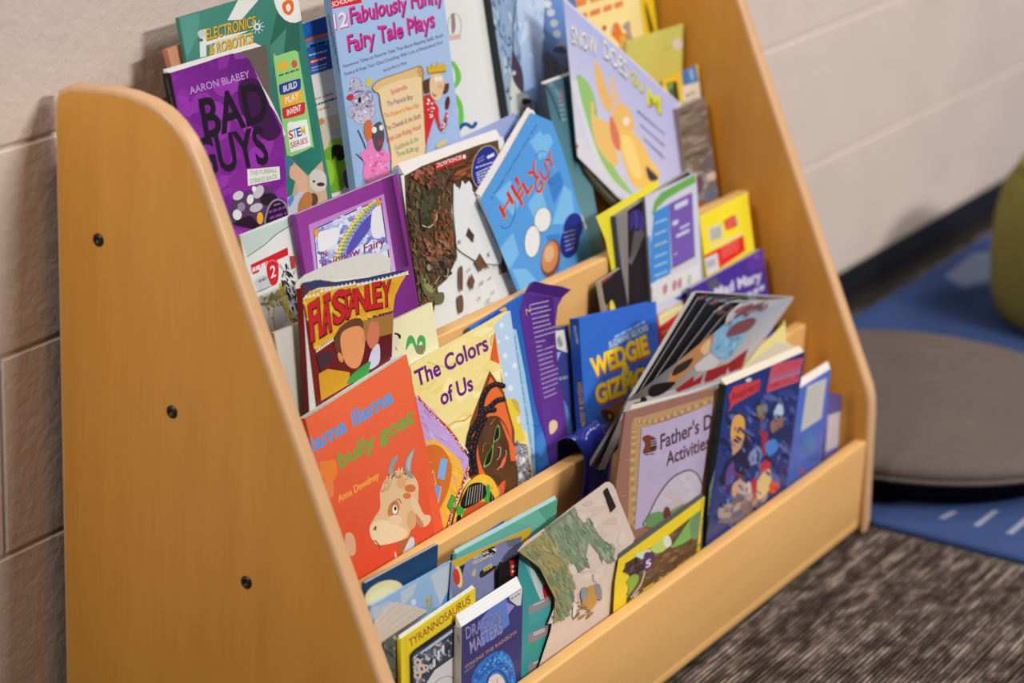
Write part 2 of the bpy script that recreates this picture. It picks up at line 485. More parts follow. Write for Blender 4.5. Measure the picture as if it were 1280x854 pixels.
M_BASE = plain('black_vinyl', (0.012, 0.011, 0.011, 1), 0.4, 0.4)
def cove_base():
    pr = [(0.0078, 0.0), (-0.016, 0.0), (-0.016, 0.003), (-0.006, 0.006), (-0.001, 0.013), (0.0012, 0.022), (0.0016, 0.070), (0.003, 0.0745), (0.0078, 0.0745)]
    vs = [(x, y, z) for x in (-1.6, 6.0) for y, z in pr]; m = len(pr)
    fs = [(i, (i + 1) % m, m + (i + 1) % m, m + i) for i in range(m)]
    o = mesh_obj('baseboard_back', vs, fs, M_BASE); o['kind'] = 'structure'
cove_base()

# ------------------------------------------------------------------ the display rack
WIN = 0.9 * S                                     # inner face of the far side panel
PT = 0.0225                                       # side panel thickness
rack = empty('book_display_rack', (0.58, -0.2, 0.0))
tag(rack, 'maple children\'s book display rack with stepped ledges standing against the block wall', 'book rack')
RO = (0.58, -0.2, 0.0)
prof = [(-0.004, 0.0), (-0.004, 0.58 * S), (-0.0065, 0.591 * S), (-0.0165, 0.5965 * S), (-0.060, 0.6000 * S), (-0.0755, 0.5995 * S), (-0.093, 0.5965 * S),
        (-0.107, 0.5915 * S), (-0.119, 0.5835 * S), (-0.130, 0.5725 * S), (-0.139, 0.5585 * S), (-0.1475, 0.5405 * S), (-0.1643, 0.5035 * S),
        (-0.3132, 0.187 * S), (-0.319, 0.1745 * S), (-0.324, 0.164 * S), (-0.3275, 0.152 * S), (-0.3292, 0.137 * S), (-0.3345, 0.012 * S), (-0.3325, 0.0)]
prof = [(y * S if abs(y) > 0.005 else y, z) for y, z in prof]
def side_panel(xa, xb):
    bm = bmesh.new()
    A = [bm.verts.new((xa, y, z)) for y, z in prof]; B = [bm.verts.new((xb, y, z)) for y, z in prof]
    fa = bm.faces.new(A); fb = bm.faces.new(B[::-1]); m = len(prof)
    sides = [bm.faces.new((A[i], B[i], B[(i + 1) % m], A[(i + 1) % m])) for i in range(m)]
    bmesh.ops.recalc_face_normals(bm, faces=bm.faces)
    rim = [e for e in bm.edges if sum(1 for f in e.link_faces if f in (fa, fb)) == 1]
    bmesh.ops.bevel(bm, geom=rim, offset=0.0055, segments=3, affect='EDGES', profile=0.5)
    me = bpy.data.meshes.new('side_panel'); bmesh.ops.translate(bm, verts=bm.verts, vec=-Vector(RO))
    bm.normal_update()
    for f in bm.faces:
        f.smooth = True; f.material_index = 0 if abs(f.normal.x) > 0.985 else 1
    bm.to_mesh(me); bm.free()
    me.materials.append(M_WOOD); me.materials.append(M_EDGE)
    me.set_sharp_from_angle(angle=math.radians(35))
    return link(bpy.data.objects.new('side_panel', me), rack)
near = side_panel(0.0, PT)
far = side_panel(WIN, WIN + PT)
def screw(x, y, z, sx, parent):
    bm = bmesh.new()
    rings = [(0.0, 0.0068), (0.0012, 0.0066), (0.0026, 0.0048), (0.0026, 0.0030), (0.0012, 0.0026)]
    prev = None
    for dx, r in rings:
        cur = [bm.verts.new((x + sx * dx, y + r * math.cos(a), z + r * math.sin(a))) for a in (2 * math.pi * i / (6 if r < 0.0035 else 18) for i in range(18))] if r > 0.0035 else \
              [bm.verts.new((x + sx * dx, y + r * math.cos(a) * (0.9 + 0.1 * math.cos(6 * a)), z + r * math.sin(a) * (0.9 + 0.1 * math.cos(6 * a)))) for a in (2 * math.pi * i / 18 for i in range(18))]
        if prev:
            for i in range(18): bm.faces.new((prev[i], prev[(i + 1) % 18], cur[(i + 1) % 18], cur[i]))
        prev = cur
    bm.faces.new(prev); bmesh.ops.recalc_face_normals(bm, faces=bm.faces)
    return bm_obj('bolt', bm, M_SCREW, parent, RO, True)
for y, z in ((-0.0456, 0.4813), (-0.116, 0.3579), (-0.1876, 0.2352), (-0.2592, 0.1122)):
    screw(0.0005, y * S, z * S, -1, near)
rounded_box('ledge_board', (PT, LIPS[0][0], 0.012), (WIN, LIPS[0][0] + LT, LIPS[0][1]), 0.0035, M_LEDGE, rack, RO)
rounded_box('bottom_rail', (PT, LIPS[0][0] - 0.0005, 0.004), (WIN, -0.10, 0.0275), 0.008, M_LEDGE, rack, RO)
for k in (1, 2, 3):
    rounded_box('ledge_board', (PT, LIPS[k][0], FLOORS[k - 1]), (WIN, LIPS[k][0] + LT, LIPS[k][1]), 0.003, M_LEDGE, rack, RO)
    yb = LIPS[k + 1][0] if k < 3 else -0.036
    rounded_box('pocket_floor', (PT, LIPS[k][0] + LT, FLOORS[k] - 0.012), (WIN, yb + (LT if k < 3 else 0), FLOORS[k]), 0.001, M_LEDGE, rack, RO)
rounded_box('back_board', (PT, -0.036, 0.40), (WIN, -0.024, 0.715), 0.002, M_LEDGE, rack, RO)

# ------------------------------------------------------------------ rug, floor cushion, pouf
def rug_mat():
    m, nt, b = new_mat('blue_pile', 0.95, 0.05)
    n = noise(nt, 500, 3); n2 = noise(nt, 5, 3)
    a = nd(nt, 'ShaderNodeAttribute', attribute_name='Col')
    mx = nd(nt, 'ShaderNodeMixRGB', blend_type='MULTIPLY'); mx.inputs[0].default_value = 0.35
    nt.links.new(a.outputs['Color'], mx.inputs[1]); nt.links.new(n.outputs['Fac'], mx.inputs[2])
    mx2 = nd(nt, 'ShaderNodeMixRGB', blend_type='MULTIPLY'); mx2.inputs[0].default_value = 0.3
    nt.links.new(mx.outputs[0], mx2.inputs[1]); nt.links.new(n2.outputs['Fac'], mx2.inputs[2])
    nt.links.new(mx2.outputs[0], b.inputs['Base Color']); bump(nt, b, n.outputs['Fac'], 0.6, 0.003)
    return m
def build_rug():
    xa, xb, ya, yb, T = 1.185, 4.6, -2.2, -0.036, 0.010
    BL = (0.055, 0.098, 0.27, 1); WH = (0.36, 0.40, 0.52, 1)
    vs, fs, cs = [], [], []
    prof_ = [(0.0, 0.0), (0.0, 0.006), (0.004, T), (0.012, T)]
    loops = []
    for ins, z in prof_:
        b = len(vs); vs += [(xa + ins, ya + ins, z), (xb - ins, ya + ins, z), (xb - ins, yb - ins, z), (xa + ins, yb - ins, z)]; loops.append(b)
    for a, b in zip(loops[:-1], loops[1:]):
        for i in range(4): fs.append((a + i, a + (i + 1) % 4, b + (i + 1) % 4, b + i)); cs.append(BL)
    b = loops[-1]; fs.append((b, b + 1, b + 2, b + 3)); cs.append(BL)
    P0 = Vector((0, 0, T + 0.0004)); N = Vector((0, 0, 1))
    def mark(px, z=T + 0.0004, c=WH):
        b = len(vs); vs.extend(tuple(hit_plane(p, Vector((0, 0, z)), N)) for p in px); fs.append(tuple(range(b, b + len(px)))); cs.append(c)
    mark([(1216, 657), (1224, 658), (1249, 639), (1241, 638)]); mark([(1257, 667), (1266, 668), (1290, 648), (1281, 647)])
    mark([(1172, 648), (1181, 649), (1198, 640), (1189, 639)])
    mark([(1180, 345), (1215, 318), (1250, 312), (1262, 330), (1235, 352), (1205, 360)], c=(0.20, 0.25, 0.40, 1))
    o = mesh_obj('area_rug', vs, fs, rug_mat(), None, ((xa + xb) / 2, (ya + yb) / 2, 0), cs)
    tag(o, 'blue area rug with pale dashes lying beyond the book rack', 'rug')
build_rug()
def fabric(name, c, sc=350):
    m, nt, b = new_mat(name, 0.9, 0.1)
    n = noise(nt, sc, 3); n2 = noise(nt, 12, 3)
    r = ramp(nt, n.outputs['Fac'], [(0.3, tuple(v * 0.75 for v in c) + (1,)), (0.7, tuple(v * 1.2 for v in c) + (1,))])
    mx = nd(nt, 'ShaderNodeMixRGB', blend_type='MULTIPLY'); mx.inputs[0].default_value = 0.25
    nt.links.new(r.outputs[0], mx.inputs[1]); nt.links.new(n2.outputs['Fac'], mx.inputs[2]); nt.links.new(mx.outputs[0], b.inputs['Base Color'])
    bump(nt, b, n.outputs['Fac'], 0.4, 0.002)
    return m
def lathe(name, prof_, center, mat, parent=None, org=(0, 0, 0), n=72):
    bm = bmesh.new(); prev = None
    for r, z in prof_:
        if r < 1e-6: cur = [bm.verts.new((center[0], center[1], center[2] + z))]
        else: cur = [bm.verts.new((center[0] + r * math.cos(2 * math.pi * i / n), center[1] + r * math.sin(2 * math.pi * i / n), center[2] + z)) for i in range(n)]
        if prev:
            for i in range(n):
                j = (i + 1) % n
                if len(prev) == 1: bm.faces.new((prev[0], cur[i], cur[j]))
                elif len(cur) == 1: bm.faces.new((prev[i], prev[j], cur[0]))
                else: bm.faces.new((prev[i], prev[j], cur[j], cur[i]))
        prev = cur
    bmesh.ops.recalc_face_normals(bm, faces=bm.faces)
    return bm_obj(name, bm, mat, parent, org, True)
CU = (1.525, -0.335, 0.0104)
cush = empty('floor_cushion', CU); tag(cush, 'round grey floor cushion lying on the blue rug beside the rack', 'cushion')
M_GREY = fabric('grey_cloth', (0.125, 0.103, 0.094))
lathe('cushion_cover', [(0.290, 0.040), (0.306, 0.045), (0.312, 0.054), (0.307, 0.064), (0.290, 0.071), (0.24, 0.076), (0.12, 0.079), (0, 0.0795)], CU, M_GREY, cush, CU)
lathe('piping', [(0.309 + 0.0042 * math.cos(a), 0.0455 + 0.0042 * math.sin(a)) for a in (2 * math.pi * i / 10 for i in range(11))], CU, M_GREY, cush, CU)
lathe('base', [(0, 0.0), (0.262, 0.0), (0.275, 0.006), (0.284, 0.024), (0.292, 0.041), (0, 0.043)], CU, plain('black_base_cloth', (0.012, 0.012, 0.013, 1), 0.8, 0.1), cush, CU)
PO = (2.28, -0.42, 0.0104)
pouf = empty('pouf', PO); tag(pouf, 'olive green round pouf standing at the right edge of the picture', 'pouf')
M_OLIVE = fabric('olive_cloth', (0.25, 0.225, 0.06))
lathe('pouf_cover', [(0, 0), (0.19, 0.0), (0.21, 0.012), (0.222, 0.05), (0.228, 0.12), (0.226, 0.18), (0.216, 0.235), (0.190, 0.275), (0.14, 0.298), (0.06, 0.306), (0, 0.307)], PO, M_OLIVE, pouf, PO)
lathe('piping', [(0.191 + 0.004 * math.cos(a), 0.274 + 0.004 * math.sin(a)) for a in (2 * math.pi * i / 10 for i in range(11))], PO, M_OLIVE, pouf, PO)

# ------------------------------------------------------------------ books. Marks are noted in enlarged-crop coordinates and turned back into photo pixels by Q
def Q(ox, oy, s):
    def f(*pts):
        out = [(ox + x / s, oy + y / s) for x, y in pts]
        return out if len(out) > 1 else out[0]
    return f
a1, a2, a3, a4 = Q(200, 0, 5.695), Q(200, 120, 5.336), Q(370, 0, 5.695), Q(400, 80, 5.336)
a5, a6, a7, a8 = Q(550, 0, 5.695), Q(690, 0, 5.695), Q(690, 100, 5.336), Q(540, 120, 5.336)
b1, b2, b3, b4 = Q(290, 210, 5.695), Q(310, 320, 4.745), Q(480, 160, 5.336), Q(480, 280, 5.336)
b5, b6, b7, b8 = Q(370, 430, 5.336), Q(370, 560, 5.336), Q(500, 370, 5.336), Q(500, 520, 5.336)
c1, c2, c3, c4 = Q(700, 200, 4.271), Q(640, 340, 5.336), Q(660, 440, 5.336), Q(780, 340, 5.025)
c5, c6, c7, c8 = Q(760, 480, 4.268), Q(860, 420, 4.272), Q(640, 580, 4.496), Q(440, 640, 3.989)
e1, e2, e3, e4, e5, e7, e8 = Q(700, 10, 7.7625), Q(480, 720, 6.375), Q(540, 640, 8.0), Q(880, 430, 3.414), Q(790, 200, 5.022), Q(780, 0, 5.693), Q(370, 20, 3.8875)
BLK, DK = K(22, 18, 18), K(50, 40, 40)

# ======== top ledge (row 3)
def art_bad(s):
    tl, tr, br, bl = (211, 91), (345, 50), (368, 280), (262, 310)
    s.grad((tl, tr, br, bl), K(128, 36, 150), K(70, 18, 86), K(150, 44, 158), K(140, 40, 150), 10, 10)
    s.splats([tl, tr, br, bl], [K(140, 42, 155), K(120, 30, 140), K(150, 50, 165)], 60, 14, -20, 60, 1.6, 3, 0.06)
    s.blob(a1((560, 600), (680, 560), (760, 700), (850, 854), (850, 960), (760, 1000), (650, 900), (575, 780)), K(62, 18, 72))
    s.text('AARON BLABEY', a1((215, 672)), a1((640, 552)), (-2, -9.5), K(196, 150, 205), 0.01)
    s.text('BAD', (257, 172.5), (336, 149), (-9, -50), K(30, 12, 34), 0.05)
    s.text('GUYS', (250, 220), (336, 203), (-9, -47), K(34, 14, 38), 0.05)
    s.label(a2((580, 490), (795, 470), (800, 555), (585, 600)), K(226, 220, 214), ['THE FURBALL', 'STRIKES BACK'], K(150, 158, 130), 0.08, 0.02)
    s.blob(a2((470, 860), (480, 700), (540, 650), (620, 640), (700, 600), (760, 650), (760, 860)), K(86, 56, 92))
    for x, y, r1, r2, c, rot in ((520, 665, 38, 28, K(206, 198, 206), -30), (600, 690, 22, 34, K(225, 220, 224), 10), (655, 640, 32, 48, K(196, 188, 196), 30), (640, 745, 45, 28, K(190, 184, 192), -20), (513, 792, 30, 36, K(224, 220, 222), 0), (540, 740, 26, 30, K(150, 130, 150), 0), (625, 620, 14, 20, K(230, 225, 228), 0)):
        p = a2((x, y)); s.ell(p[0], p[1], r1 / 5.336, r2 / 5.336, c, rot)
    s.blob(a2((500, 860), (520, 830), (600, 800), (650, 850), (700, 900)), K(40, 20, 40))
    p = a2((725, 690)); s.ell(p[0], p[1], 11, 8, K(38, 24, 36))
    s.blob(a2((705, 860), (705, 780), (735, 710), (790, 685), (845, 725), (865, 830), (860, 870)), K(150, 128, 150))
    s.blob(a2((715, 860), (715, 785), (742, 722), (790, 697), (835, 735), (855, 830), (850, 870)), K(36, 18, 38))
    s.scribble(a2((755, 735)), a2((800, 722)), 2.40 * .8, K(150, 120, 160), 3, 16)
    s.scribble(a2((722, 785)), a2((835, 750)), 4.00 * .8, K(130, 60, 150), 3, 16)
    s.scribble(a2((730, 825)), a2((840, 790)), 4.40 * .8, K(130, 60, 150), 2, 13)
    p = a2((665, 815)); s.ell(p[0], p[1], 4, 7.5, K(234, 170, 40))
def spn_bad(s):
    s.scribble((208, 100), (226, 175), 3.5, K(120, 110, 120), 7, 4)
bo = a1((85, 517), (200, 480), (330, 440), (430, 405), (520, 380), (590, 400), (640, 445), (680, 530), (690, 600), (740, 690), (820, 800), (870, 900), (885, 1000), (905, 1420), (910, 1700), (420, 1800))
h_bad = lambda u, v: 0.018 * max(0.0, (u - 0.055) / 0.09) ** 2 * max(0.0, 1 - v / 0.14)
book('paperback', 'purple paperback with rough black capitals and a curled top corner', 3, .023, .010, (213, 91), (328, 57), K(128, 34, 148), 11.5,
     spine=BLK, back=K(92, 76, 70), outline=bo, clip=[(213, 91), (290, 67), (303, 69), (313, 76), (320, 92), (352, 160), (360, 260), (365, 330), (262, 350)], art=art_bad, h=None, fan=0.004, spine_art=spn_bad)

def bad_leaves():
    root = bpy.data.objects['paperback']; org = root.location
    for nm, off, ol, c in (('inside_cover', .0003, [(285, 69), (333, 56), (336, 85), (338, 117), (352, 160), (356, 200), (330, 160), (300, 110)], K(104, 88, 82)), ('page', .0001, [(300, 72), (312, 77), (321, 93), (327, 106), (338, 124), (349, 147), (357, 168), (352, 172), (330, 140), (305, 100)], K(224, 216, 210))):
        sh = make_sheet(3, .023 + off, (213, 91), (328, 57), 11.5); sh.build(nm, [sh.uv(p) for p in ol], c, .0001, root, org)
bad_leaves()
def art_el(s):
    s.grad([(223, 22), (375, -22), (405, 225), (240, 240)], K(72, 136, 122), K(60, 122, 106), K(34, 116, 100), K(50, 110, 104), 6, 6)
    s.poly(a1((140, 130), (280, 90), (270, 250), (190, 420)), K(86, 148, 134))
    s.poly(a1((830, 90), (990, 160), (1000, 360), (790, 420), (780, 330)), K(44, 100, 84))
    s.poly(a1((780, 330), (900, 200), (880, 380), (800, 470)), K(72, 132, 112))
    s.poly(a1((555, 0), (700, 0), (580, 140), (480, 145)), K(228, 222, 214))
    s.ell(364, -3, 22, 32, K(232, 226, 220), -10)
    s.blob(a1((870, 30), (905, 0), (945, 10), (950, 70), (920, 108), (880, 85)), K(226, 104, 44))
    s.blob(a1((895, 50), (915, 25), (930, 60), (910, 85)), K(236, 226, 214))
    s.poly(a1((280, 220), (325, 205), (330, 400), (285, 410)), K(222, 220, 212)); p = a1((296, 240)); s.ell(p[0], p[1], 5, 5, K(196, 200, 196)); p = a1((290, 285)); s.ell(p[0], p[1], 3, 2, K(70, 90, 90))
    s.poly(a1((300, 290), (420, 260), (640, 215), (560, 250), (430, 290), (310, 330)), K(226, 222, 212))
    s.text('ELECTRONICS', a1((330, 285)), a1((680, 190)), (-0.5, -14.5), K(226, 176, 36), 0.02, K(110, 84, 40), 0.05, (0.6, 0.8))
    s.poly(a1((350, 385), (400, 290), (660, 230), (668, 316), (420, 400)), K(206, 202, 186))
    s.text('& ROBOTICS', a1((352, 392)), a1((662, 306)), (-0.5, -14), K(226, 176, 36), 0.02, K(120, 92, 44), 0.05, (0.6, 0.8))
    p = a1((690, 190))
    for i in range(10):
        a = i * math.pi / 5; s.line([(p[0] + 5 * math.cos(a), p[1] + 5 * math.sin(a)), (p[0] + 9 * math.cos(a), p[1] + 9 * math.sin(a))], 0.8, K(220, 224, 218))
    s.ell(p[0], p[1], 4.5, 4.5, K(214, 218, 212)); s.ell(p[0], p[1], 2, 2.4, K(70, 110, 110))
    s.blob([(342, 75), (346, 70), (366, 63.5), (371, 65), (374, 75), (391, 178), (389, 184), (366, 195), (361, 194), (357, 186)], K(150, 200, 122), 4)
    s.blob(a1((830, 460), (880, 435), (915, 450), (910, 490), (850, 505)), K(216, 178, 58)); p = a1((955, 455)); s.ell(p[0], p[1], 3.6, 5, K(206, 84, 60))
    s.scribble(a1((845, 545)), a1((985, 500)), 2.60 * .8, K(60, 90, 50), 4, 20)
    for y, w, c, t in ((620, 148, K(42, 62, 142), 'BUILD'), (702, 148, K(236, 172, 52), 'PLAY'), (788, 155, K(206, 44, 42), 'INVENT')):
        cx, cy = a1((925 + (y - 620) * 0.16, y)); w2 = w / 5.695 / 2
        s.blob([(cx - w2, cy + 7), (cx - w2 - 1, cy - 1), (cx - w2 + 2, cy - 4), (cx + w2 - 2, cy - 10.5), (cx + w2, cy - 7), (cx + w2, cy + 1), (cx + w2 - 3, cy + 4.5), (cx - w2 + 3, cy + 10)], c, 4)
        s.text(t, (cx - w2 * .62, cy + 6.4), (cx + w2 * .66, cy - 0.2), (-0.6, -8), K(236, 232, 226), 0.03)
    s.blob(a2((848, 190), (900, 172), (968, 158), (980, 172), (1003, 318), (992, 335), (885, 372), (868, 360)), K(232, 232, 228), 4)
    for i, (ch, c) in enumerate((('S', K(206, 50, 44)), ('T', K(66, 150, 190)), ('E', K(46, 74, 160)), ('M', K(232, 180, 40)))):
        x = 862 + i * 27; s.text(ch, a2((x, 290 - i * 9)), a2((x + 25, 282 - i * 9)), (-1.6, -11), c, 0.05)
    s.text('SERIES', a2((872, 348)), a2((985, 310)), (-0.8, -7), K(190, 90, 100), 0.04)
    s.poly(a2((820, 370), (985, 532), (1080, 430), (1120, 720), (860, 860)), K(200, 168, 140))
    s.poly(a2((820, 370), (890, 440), (870, 560), (820, 560)), K(62, 120, 140)); s.poly(a2((830, 520), (900, 570), (880, 660), (840, 680)), K(40, 120, 110))
    s.blob(a2((870, 470), (920, 470), (975, 560), (970, 700), (930, 800), (880, 780), (920, 680), (905, 570), (865, 540)), K(222, 174, 142))
    s.blob(a2((890, 680), (950, 640), (970, 760), (900, 820), (850, 800)), K(196, 196, 214)); s.blob(a2((850, 700), (880, 660), (890, 690), (860, 740)), K(80, 140, 200))
    s.blob(a2((1000, 520), (1040, 490), (1100, 520), (1105, 610), (1050, 640), (1000, 600)), K(206, 198, 188)); p = a2((1070, 590)); s.ell(p[0], p[1], 5, 2.5, K(60, 46, 42)); p = a2((1025, 570)); s.ell(p[0], p[1], 1.6, 1.6, K(50, 40, 38))
    p = a2((1020, 690)); s.ell(p[0], p[1], 6, 8, K(96, 62, 40)); p = a2((965, 720)); s.ell(p[0], p[1], 8, 16, K(186, 120, 64), 20)
book('workbook', 'tall green book with yellow capitals and a pale green side panel', 3, .038, .0035, (223, 22), (369, -21), K(60, 122, 108), 11.5, art=art_el, back=K(40, 96, 84))
book('thick_book', 'salmon pink book sticking out behind the tall green book', 3, .0425, .006, (209, 62), (250, 43), K(204, 140, 110), 12, pages=K(196, 150, 120), spine=K(190, 120, 92))
def art_mv(s):
    s.poly([(370, 20), (450, -2), (470, 240), (395, 250)], K(228, 222, 216))
    s.grad([(370, 32), (430, 13), (444, 76), (383, 96)], K(22, 92, 178), K(20, 40, 110), K(40, 60, 150), K(56, 92, 176), 4, 4)
    s.poly(e8((20, 42), (75, 24), (78, 80), (24, 92)), K(20, 96, 186))
    s.blob(e8((28, 130), (60, 108), (150, 82), (200, 75), (200, 92), (140, 100), (70, 120), (30, 135)), K(226, 92, 44))
    s.poly(e8((35, 135), (150, 100), (200, 90), (205, 125), (40, 158)), K(60, 140, 206))
    s.scribble(e8((68, 153)), e8((190, 122)), 4.00 * .8, K(16, 20, 46), 3, 17)
    s.scribble(e8((62, 196)), e8((150, 172)), 2.40 * .8, K(190, 206, 232), 5, 24)
    s.poly(e8((66, 215), (150, 193), (152, 208), (68, 235)), K(208, 44, 50)); s.scribble(e8((72, 228)), e8((146, 206)), 2.40 * .8, K(240, 220, 214), 4, 20)
    s.scribble(e8((75, 256)), e8((150, 235)), 2.00 * .8, K(180, 196, 226), 6, 26); s.scribble(e8((75, 270)), e8((145, 252)), 2.00 * .8, K(170, 186, 220), 5, 21)
    s.text('Marvel vs', e8((82, 412)), e8((138, 394)), (0, -3.4), K(70, 60, 60), 0.01); s.text('Spider', e8((140, 393)), e8((182, 380)), (0, -4), K(200, 60, 50), 0.03)
    s.scribble(e8((84, 442)), e8((210, 398)), 3.20 * .8, K(90, 84, 82), 6, 26); s.scribble(e8((92, 468)), e8((160, 445)), 3.20 * .8, K(216, 170, 70), 4, 20)
    s.poly(e8((100, 500), (230, 470), (240, 620), (115, 660)), K(214, 196, 176)); s.poly(e8((160, 560), (215, 540), (215, 620), (160, 640)), K(196, 196, 202))
    s.blob(e8((104, 515), (120, 498), (140, 508), (130, 525), (108, 532)), K(214, 130, 88)); p = e8((228, 535)); s.ell(p[0], p[1], 2.4, 5, K(140, 34, 40))
    s.poly(e8((160, 605), (225, 590), (232, 640), (150, 660)), K(150, 190, 60))
    s.blob(e8((130, 665), (200, 640), (230, 700), (235, 830), (140, 850)), K(116, 166, 34))
    s.blob(e8((140, 700), (175, 715), (185, 790), (150, 840), (130, 760)), K(146, 200, 54)); s.blob(e8((185, 700), (230, 690), (240, 760), (200, 800)), K(134, 186, 44))
    s.blob(e8((172, 640), (200, 625), (236, 640), (234, 690), (205, 705), (190, 680), (175, 700)), K(34, 30, 30)); s.blob(e8((228, 760), (270, 740), (280, 830), (240, 830)), K(104, 52, 130))
book('picture_book', 'white book with a dark blue top band right of the tall green book', 3, .0425, .003, (373, 31.5), (452, 4), K(228, 222, 216), 11.5, art=art_mv)
def art_12(s):
    s.grad([(408, 0), (560, -48), (580, 190), (445, 240)], K(166, 190, 226), K(172, 194, 228), K(168, 186, 222), K(150, 178, 218), 5, 5)
    s.poly([(408, -8), (452, -22), (452, 3.5), (411, 12)], K(214, 34, 50)); s.text('SCHOLASTIC', a3((258, 50)), a3((455, -8)), (-.5, -6.4), K(240, 230, 228), 0.03)
    s.text('12', a3((272, 208)), a3((368, 184)), (-2.2, -19), K(240, 226, 232), 0.04, K(214, 50, 140), 0.045, (.8, .8))
    jn = lambda u, v: v + 0.06 * math.sin(u * 40)
    s.text('Fabulously Funny', a3((388, 168)), a3((1045, 8)), (-2.2, -20.5), K(226, 36, 132), 0.03, K(70, 40, 120), 0.035, (1, 1), jn)
    s.text('Fairy Tale Plays', a3((372, 368)), a3((985, 192)), (-2.2, -21), K(226, 36, 132), 0.03, K(70, 40, 120), 0.035, (1, 1), jn)
    s.text('Humorous Takes on Favorite Tales That Boost Reading Skills, Build', a3((335, 484)), a3((1045, 262)), (-.5, -4.4), K(48, 48, 70), 0.012)
    s.text('Fluency & Keep Your Class Chuckling With Lots of Read-aloud Fun!', a3((345, 540)), a3((1045, 310)), (-.5, -4.4), K(48, 48, 70), 0.012)
    s.text('by Justin McCory Martin', a3((622, 512)), a3((788, 455)), (0, -4.2), K(60, 60, 84))
    # castle
    cas = [K(176, 164, 190), K(150, 138, 166), K(200, 190, 210), K(190, 178, 200)]
    for x, y, w, h_ in ((235, 140, 36, 52), (325, 220, 26, 42), (215, 320, 30, 40), (270, 250, 50, 60), (330, 300, 36, 60), (280, 350, 60, 50)):
        p = a4((x, y)); s.ell(p[0], p[1], w / 5.336 + .4, h_ / 5.336 + .4, K(90, 80, 110)); s.ell(p[0], p[1], w / 5.336, h_ / 5.336, cas[(x + y) % 4])
    s.splats(a4((195, 100), (270, 90), (290, 200), (350, 190), (375, 380), (300, 420), (240, 380), (190, 360)), cas + [K(96, 84, 112), K(226, 220, 232)], 110, 2.2, 30, 90, 1.8, 5)
    p = a4((262, 240)); s.ell(p[0], p[1], 1.8, 3.6, K(34, 28, 40)); p = a4((245, 185)); s.ell(p[0], p[1], 4.6, 1.2, K(110, 96, 126), -20)
    s.blob(a4((175, 225), (190, 205), (215, 200), (220, 225), (205, 245), (185, 238)), K(206, 46, 60)); s.blob(a4((300, 140), (322, 95), (348, 105), (330, 150)), K(222, 190, 70))
    # wolf in pink
    s.line(a4((250, 440), (290, 530), (305, 580)), 1.2, K(60, 50, 60)); s.line(a4((240, 600), (290, 650)), 1.2, K(60, 50, 60))
    s.blob(a4((290, 450), (298, 390), (320, 372), (342, 390), (340, 500), (310, 510)), K(216, 106, 60))
    s.blob(a4((265, 600), (310, 560), (330, 500), (400, 530), (440, 590), (475, 590), (465, 640), (450, 670), (455, 760), (320, 790), (285, 740), (290, 660)), K(232, 128, 184))
    s.splats(a4((285, 600), (420, 560), (450, 640), (440, 750), (310, 770)), [K(214, 70, 150), K(244, 170, 208)], 40, 1.6, 0, 90, 1.5, 8)
    s.blob(a4((345, 440), (365, 400), (400, 385), (420, 430), (425, 500), (400, 580), (370, 575), (350, 520)), K(84, 78, 84)); p = a4((358, 440)); s.ell(p[0], p[1], 3.2, 4, K(232, 228, 224)); p = a4((405, 425)); s.ell(p[0], p[1], 2.6, 3.6, K(232, 228, 224)); p = a4((396, 525)); s.ell(p[0], p[1], 2, 3, K(200, 40, 60))
    # scroll
    s.blob(a4((345, 150), (400, 100), (520, 60), (630, 20), (670, 12), (690, 60), (685, 110), (690, 250), (700, 420), (702, 600), (600, 650), (480, 700), (470, 760), (465, 600), (430, 420), (400, 300), (385, 200), (360, 190)), K(150, 104, 62), 3)
    s.blob(a4((350, 152), (402, 106), (520, 66), (630, 27), (664, 20), (680, 62), (676, 110), (682, 250), (692, 420), (694, 600), (600, 645), (486, 690), (475, 760), (472, 600), (438, 420), (408, 300), (392, 200), (364, 182)), K(236, 204, 158), 3)
    s.blob(a4((352, 150), (402, 106), (520, 66), (640, 24), (664, 20), (668, 60), (640, 85), (520, 110), (420, 150), (370, 182)), K(226, 184, 128), 3); p = a4((662, 55)); s.ell(p[0], p[1], 3.4, 7, K(206, 156, 98), -10)
    for t, l, r, c in (('Spiderella', (470, 205), (578, 165), K(200, 44, 60)), ('The Popsicle Boy', (445, 284), (616, 232), K(66, 66, 130)), ("The Emperor's New Hair", (425, 364), (660, 288), K(222, 112, 44)),
                       ('The Cheetah & the Sloth', (435, 448), (668, 360), K(140, 50, 80)), ('Little Late Riding Hood', (445, 522), (668, 432), K(204, 52, 46)), ('Goldilocks & the', (496, 580), (652, 512), K(96, 150, 90)), ('Three Bullfrogs', (505, 622), (656, 574), K(96, 150, 90))):
        s.text(t, a4(l), a4(r), (-.8, -6.6), c, 0.015)
    # royal figure in red robe
    s.blob(a4((690, 240), (715, 205), (745, 220), (760, 290), (765, 330), (745, 400), (715, 500), (703, 550), (695, 480)), K(210, 40, 42)); s.blob(a4((745, 250), (785, 290), (790, 360), (815, 440), (840, 400), (848, 330), (835, 330), (822, 420), (800, 450), (765, 360)), K(216, 44, 44))
    s.splats(a4((712, 230), (740, 225), (760, 300), (740, 370), (715, 330)), [K(236, 232, 230), K(40, 34, 36)], 30, 1.4, 0, 90, 1.4, 6); s.splats(a4((800, 420), (845, 330), (855, 390), (820, 470)), [K(236, 232, 230), K(60, 40, 40)], 16, 1.3, 0, 90, 1.4, 7)
    s.blob(a4((680, 120), (710, 100), (745, 95), (735, 170), (705, 200), (685, 170)), K(92, 58, 44)); s.blob(a4((810, 90), (830, 130), (855, 130), (850, 180), (825, 200), (808, 160)), K(92, 58, 44))
